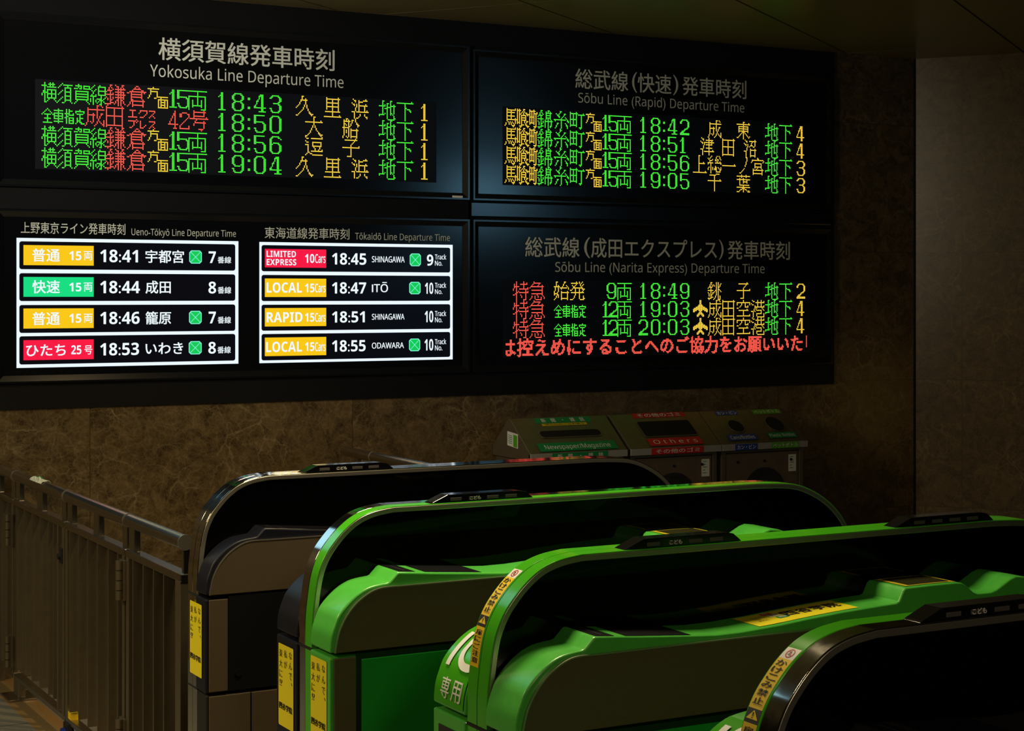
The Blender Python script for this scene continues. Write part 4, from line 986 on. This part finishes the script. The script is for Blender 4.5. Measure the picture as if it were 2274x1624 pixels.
def lamp_bar(root, yc, x0, x1, text=True, side=1):
    """black lamp bar on top of the rim with four small windows"""
    t = 1.1055; ln = x1 - x0; h = .0195
    prof = [(0, 0), (.006 / .282 * ln, .003), (.045 / .282 * ln, h), (.240 / .282 * ln, h), (.262 / .282 * ln, h * .82), (ln, 0)]
    mb = MB(); y0, y1 = yc - .037, yc + .003
    n = len(prof)
    v = [(GX + x0 + x, y0, t + z) for x, z in prof] + [(GX + x0 + x, y1, t + z) for x, z in prof]
    mb.add(v, [[i, (i + 1) % n, n + (i + 1) % n, n + i] for i in range(n)] + [list(range(n)), list(range(n, 2 * n))], 'lampblack')
    o = mb.build('lamp_bar', root, bevel=.0075, seg=4); L(o, 'glossy black lamp bar')
    for a, b in ((.185, .295), (.365, .470), (.540, .655), (.720, .835)):
        mb = MB(); mb.box(GX + x0 + a * ln, GX + x0 + b * ln, y0 - .0006, y0 + .003, t + .004, t + h - .0075, 'lampwin'); mb.build('lamp_window', o, bevel=.001)
    if text:
        mb = MB(); put_text(mb, 'こども', 'white', flat(y0 - .0012), GX + x0 + .372 * ln, GX + x0 + .478 * ln, t + .0045, t + .0135, .014); mb.build('lamp_lettering', o)

def body_side(root, yin, yout, cover, kind, sgn, lower):
    """half of the cabinet on one side of the rim; sgn -1 is the side towards the camera"""
    lo, hi = min(yin, yout), max(yin, yout)
    mb = MB(); prof = [(GX + x, z) for x, z in HUMP]; mb.prism(prof, lo, hi, cover)
    cov = mb.build('top_cover', root, smooth=35, bevel=.0045, seg=3)
    ins = .012
    mb = MB(); fy0, fy1 = lo, hi
    mb.box(GX - .007, GX + 1.598, lo, hi, .536, .789, cover); mb.build('middle_body', root, bevel=.004)
    mb = MB(); mb.box(GX - .005, GX + 1.596, lo + .001, hi - .001, .045, .531, lower); mb.build('lower_body', root, bevel=.004)
    mb = MB(); mb.box(GX + .02, GX + 1.57, lo + .015, hi - .005, 0, .045, 'rubber'); mb.build('plinth', root)
    ye = yout; d = .0045 * sgn
    # steel side panel with the rounded front corner
    mb = MB(); prof = [(GX + x + .004, z) for x, z in STEELTOP] ; mb.prism(prof, ye, ye + d, 'steel_side'); mb.build('side_panel', root, bevel=.0012)
    mb = MB(); P = [(x + .004, z) for x, z in STEELTOP]; band(mb, P, min(ye, ye + d * 1.35), max(ye, ye + d * 1.35), .0016, .0012, 'steel_edge'); mb.build('side_trim', root, smooth=40)
    # front strip, recessed dark panel, lower steel doors
    mb = MB(); mb.box(GX + .002, GX + .026 + .028, min(ye, ye + d), max(ye, ye + d), .540, .787, 'steel_side'); mb.build('corner_strip', root, bevel=.0012)
    mb = MB(); mb.box(GX + .056, GX + 1.59, min(ye, ye + d * .5), max(ye, ye + d * .5), .540, .794, 'recess'); rec = mb.build('side_recess', root)
    if kind == 'green':
        mb = MB(); mb.box(GX + .068, GX + 1.58, min(ye, ye + d), max(ye, ye + d), .552, .781, 'green_panel'); mb.build('green_panel', rec, bevel=.003)
    else:
        for bx in (.085, .30):
            mb = MB(); mb.cyl((GX + bx, ye, .585), (GX + bx, ye + d * 1.3, .585), .010, 'recess', 16); mb.build('lock', rec)
    for a, b in ((.002, .118), (.122, .62), (.624, 1.12), (1.124, 1.59)):
        mb = MB(); mb.box(GX + a, GX + b, min(ye, ye + d), max(ye, ye + d), .06, .528, 'steel_side'); mb.build('lower_door', root, bevel=.0012)
    # reader pads and display on the cover
    pp = Path(HUMP)
    def patch(name, xa, xb, m, off, ya=lo + .006, yb=hi - .006, par=None):
        mb = MB(); mb.flat = True; n = 6; v = []
        for k in range(n + 1):
            x = xa + (xb - xa) * k / n; z = None
            for q, r in zip(HUMP, HUMP[1:]):
                if q[0] <= x <= r[0]: z = q[1] + (r[1] - q[1]) * (x - q[0]) / max(r[0] - q[0], 1e-9)
            v += [(GX + x, ya, z + off), (GX + x, yb, z + off)]
        mb.add(v, [(2 * k, 2 * k + 1, 2 * k + 3, 2 * k + 2) for k in range(n)], m); return mb.build(name, par or cov)
    p = patch('ticket_slot', .166, .208, 'pad', .0008); patch('slot_line', .186, .188, 'padline', .0012, lo + .02, hi - .02, p)
    patch('card_reader', .232, .381, 'pad', .0008)
    if True:
        q = patch('display_surround', .924, 1.060, 'yellow_trim', .0012, lo + .014, hi - .010); patch('display', .936, 1.048, 'dispglass', .0018, lo + .020, hi - .016, q)
    return cov

def gate(yc, label, far, near, covers, near_w, far_w=None, ads=(), stick=False, lamps=((.305, .587),), lower=('darkcover', 'darkcover')):
    """far/near: colours of the two strips on the rim; covers: (far, near)"""
    g = thing('ticket_gate', (GX + .8, yc, 0), label, 'ticket gate', 'ticket gates in a row')
    hw = .041
    mb = MB(); core = RIMP
    # smoked side glass filling the arch
    inner = offset_path(RIMP, .008); mb.prism([(GX + x, max(z, .02)) for x, z in inner], yc - hw + .004, yc + hw - .004, 'acrylic'); mb.build('glass_panel', g, smooth=30)
    mb = MB(); band(mb, RIMP, yc - hw, yc + hw, 0, .012, 'steel_edge'); mb.build('arch_frame', g, smooth=40, bevel=.0012)
    top = RIMP[2:-1]
    for nm, a, b, m in (('far_strip', yc + .0012, yc + hw - .0008, far), ('near_strip', yc - hw + .0008, yc - .0012, near)):
        mb = MB(); band(mb, top, a, b, .0022, .002, m); mb.build(nm, g, smooth=40, bevel=.0008)
        mb = MB(); band(mb, RIMP[:2] + [(0, .783)], a, b, .0022, .002, m); mb.build('post_strip', g)
    for zz in (.5335, .7865):
        mb = MB(); mb.box(GX - .0032, GX + .004, yc - hw, yc + hw, zz - .0025, zz + .0025, 'seam'); mb.build('joint', g)
    nk = 'green' if covers[1] == 'green' else 'dark'
    cn = body_side(g, yc - hw, yc - hw - near_w, covers[1], nk, -1, lower[1])
    cf = None
    if far_w: cf = body_side(g, yc + hw, yc + hw + far_w, covers[0], 'green' if covers[0] == 'green' else 'dark', 1, lower[0])
    for k, (a, b) in enumerate(lamps): lamp_bar(g, yc, a, b, k == 0)
    if stick: rim_sticker(g, yc + hw / 2 + .001, .0165)
    for nm, yl, yr, z0, z1 in ads: poster(g, nm, yl, yr, z0, z1, GX - .0085)
    return g, cn, cf

g1, _, _ = gate(4.628, 'farthest ticket gate, with steel rim and black cover beside the railing', 'steel_rim', 'steel_rim', ('navy', 'navy'), .082, None, [])
o = poster(g1, 'poster', 4.632, 4.533, .572, .770, GX - .0085)
g2, _, _ = gate(3.805, 'ticket gate with steel and green rim, green near cover and navy far cover', 'steel_rim', 'green_strip', ('navy', 'green'), .120, .132,
                [('poster', 3.960, 3.864, .5745, .7705), ('poster', 3.7555, 3.661, .580, .778)], lower=('darkcover', 'green'))
g3, c3, f3 = gate(2.938, 'ticket gate with all green rim carrying a yellow warning sticker, white mark on its front', 'green_strip', 'green_strip', ('green', 'green'), .120, .138, [], True, ((.305, .587), (.992, 1.276)), ('green', 'green'))
g4, c4, f4 = gate(2.078, 'nearest ticket gate, at the lower right, with bright steel near strip and green far strip', 'green_strip', 'steel_rim', ('green', 'darkcover'), .120, .138, [], True, ((.293, .575),), ('green', 'darkcover'))

def card_mark(root, yc):
    """raised front sign: slanted bar, open ring and two characters on green"""
    mb = MB(); wrap_quad(mb, COVPATH, yc + .172, yc + .047, .808, .985, .0022, 'green_strip', 16); sg = mb.build('front_sign', root, smooth=60)
    mb = MB(); f = wrap_fn(COVPATH, .0042)
    # slanted bar
    n = 10; v = []
    for k in range(n + 1):
        t = k / n; s = .880 + .082 * t; y = yc + .1435 + .002 * t; w = .0078
        v += [f(y + w, s), f(y - w, s)]
    mb.flat = True; mb.add(v, [(2 * k, 2 * k + 1, 2 * k + 3, 2 * k + 2) for k in range(n)], 'white')
    # open ring, its left stroke parallel to the bar
    out = [(r[0], r[2]) for r in round_rect(-.049, .049, -.054, .054, .042, 0, 8)]; inn = [(r[0], r[2]) for r in round_rect(-.035, .035, -.039, .039, .030, 0, 8)]
    N = len(out); v = []; keep = []
    for k in range(N):
        for q in (out[k], inn[k]): v.append(f(yc + .074 - q[0] + .06 * q[1], .933 + q[1]))
        keep.append(not (out[k][0] > .02 and abs(out[k][1]) < .040))
    mb.add(v, [(2 * k, 2 * k + 1, 2 * ((k + 1) % N) + 1, 2 * ((k + 1) % N)) for k in range(N) if not (out[k][0] > .03 and out[(k + 1) % N][0] > .03 and abs(out[k][1] + out[(k + 1) % N][1]) < .05)], 'white')
    mb.build('mark', sg, smooth=60)
    mb = MB(); f2 = wrap_fn(COVPATH, .0040)
    put_text(mb, '専', 'white', f2, yc + .143, yc + .107, .818, .859, .004); put_text(mb, '用', 'white', f2, yc + .098, yc + .058, .818, .858, .004); mb.build('sign_lettering', sg)
card_mark(g3, 2.938)
card_mark(g4, 2.078)
mb = MB(); mb.box(GX - .0085, GX - .006, 2.938 + .060, 2.938 + .152, .60, .763, 'recess'); mb.build('front_slot_panel', g3)
mb = MB(); mb.box(GX - .0085, GX - .006, 2.078 + .060, 2.078 + .152, .60, .763, 'recess'); mb.build('front_slot_panel', g4)

# yellow sticker lying on the green cover of the third gate
def cover_z(x):
    for q, r in zip(HUMP, HUMP[1:]):
        if q[0] <= x <= r[0]: return q[1] + (r[1] - q[1]) * (x - q[0]) / max(r[0] - q[0], 1e-9)
mb = MB(); mb.flat = True; v = []; n = 8; xa, xb = 2.080 - GX, 2.330 - GX
for k in range(n + 1):
    x = xa + (xb - xa) * k / n; v += [(GX + x, 2.790, cover_z(x) + .001), (GX + x, 2.882, cover_z(x) + .001)]
mb.add(v, [(2 * k, 2 * k + 1, 2 * k + 3, 2 * k + 2) for k in range(n)], 'adyellow'); st = mb.build('cover_sticker', c3); L(st, 'yellow sticker with bold black writing')
mb = MB(); fn = lambda off: (lambda u, v: (u, v, cover_z(u - GX) + off))
for i, c in enumerate('四谷学院'): put_text(mb, c, 'ink', fn(.0016), 2.176 + i * .036, 2.206 + i * .036, 2.822, 2.858, .020)
for y0, x0, m, c in ((2.858, 2.140, 'sign_red', '無料'), (2.840, 2.146, 'white', '受付'), (2.818, 2.152, 'sign_green', '相談')):
    mb.flat = True; f = fn(.0014); mb.quad(f(x0, y0), f(x0 + .024, y0), f(x0 + .024, y0 + .017), f(x0, y0 + .017), m)
    put_text(mb, c, 'ink' if m == 'white' else 'white', fn(.0020), x0 + .003, x0 + .021, y0 + .003, y0 + .014, 0)
for i, c in enumerate(('なんで、', '私が', '東大に')): put_text(mb, c, 'ink', fn(.0016), 2.105, 2.105 + .008 * len(c), 2.850 - i * .014, 2.859 - i * .014, 0)
mb.build('sticker_print', st)
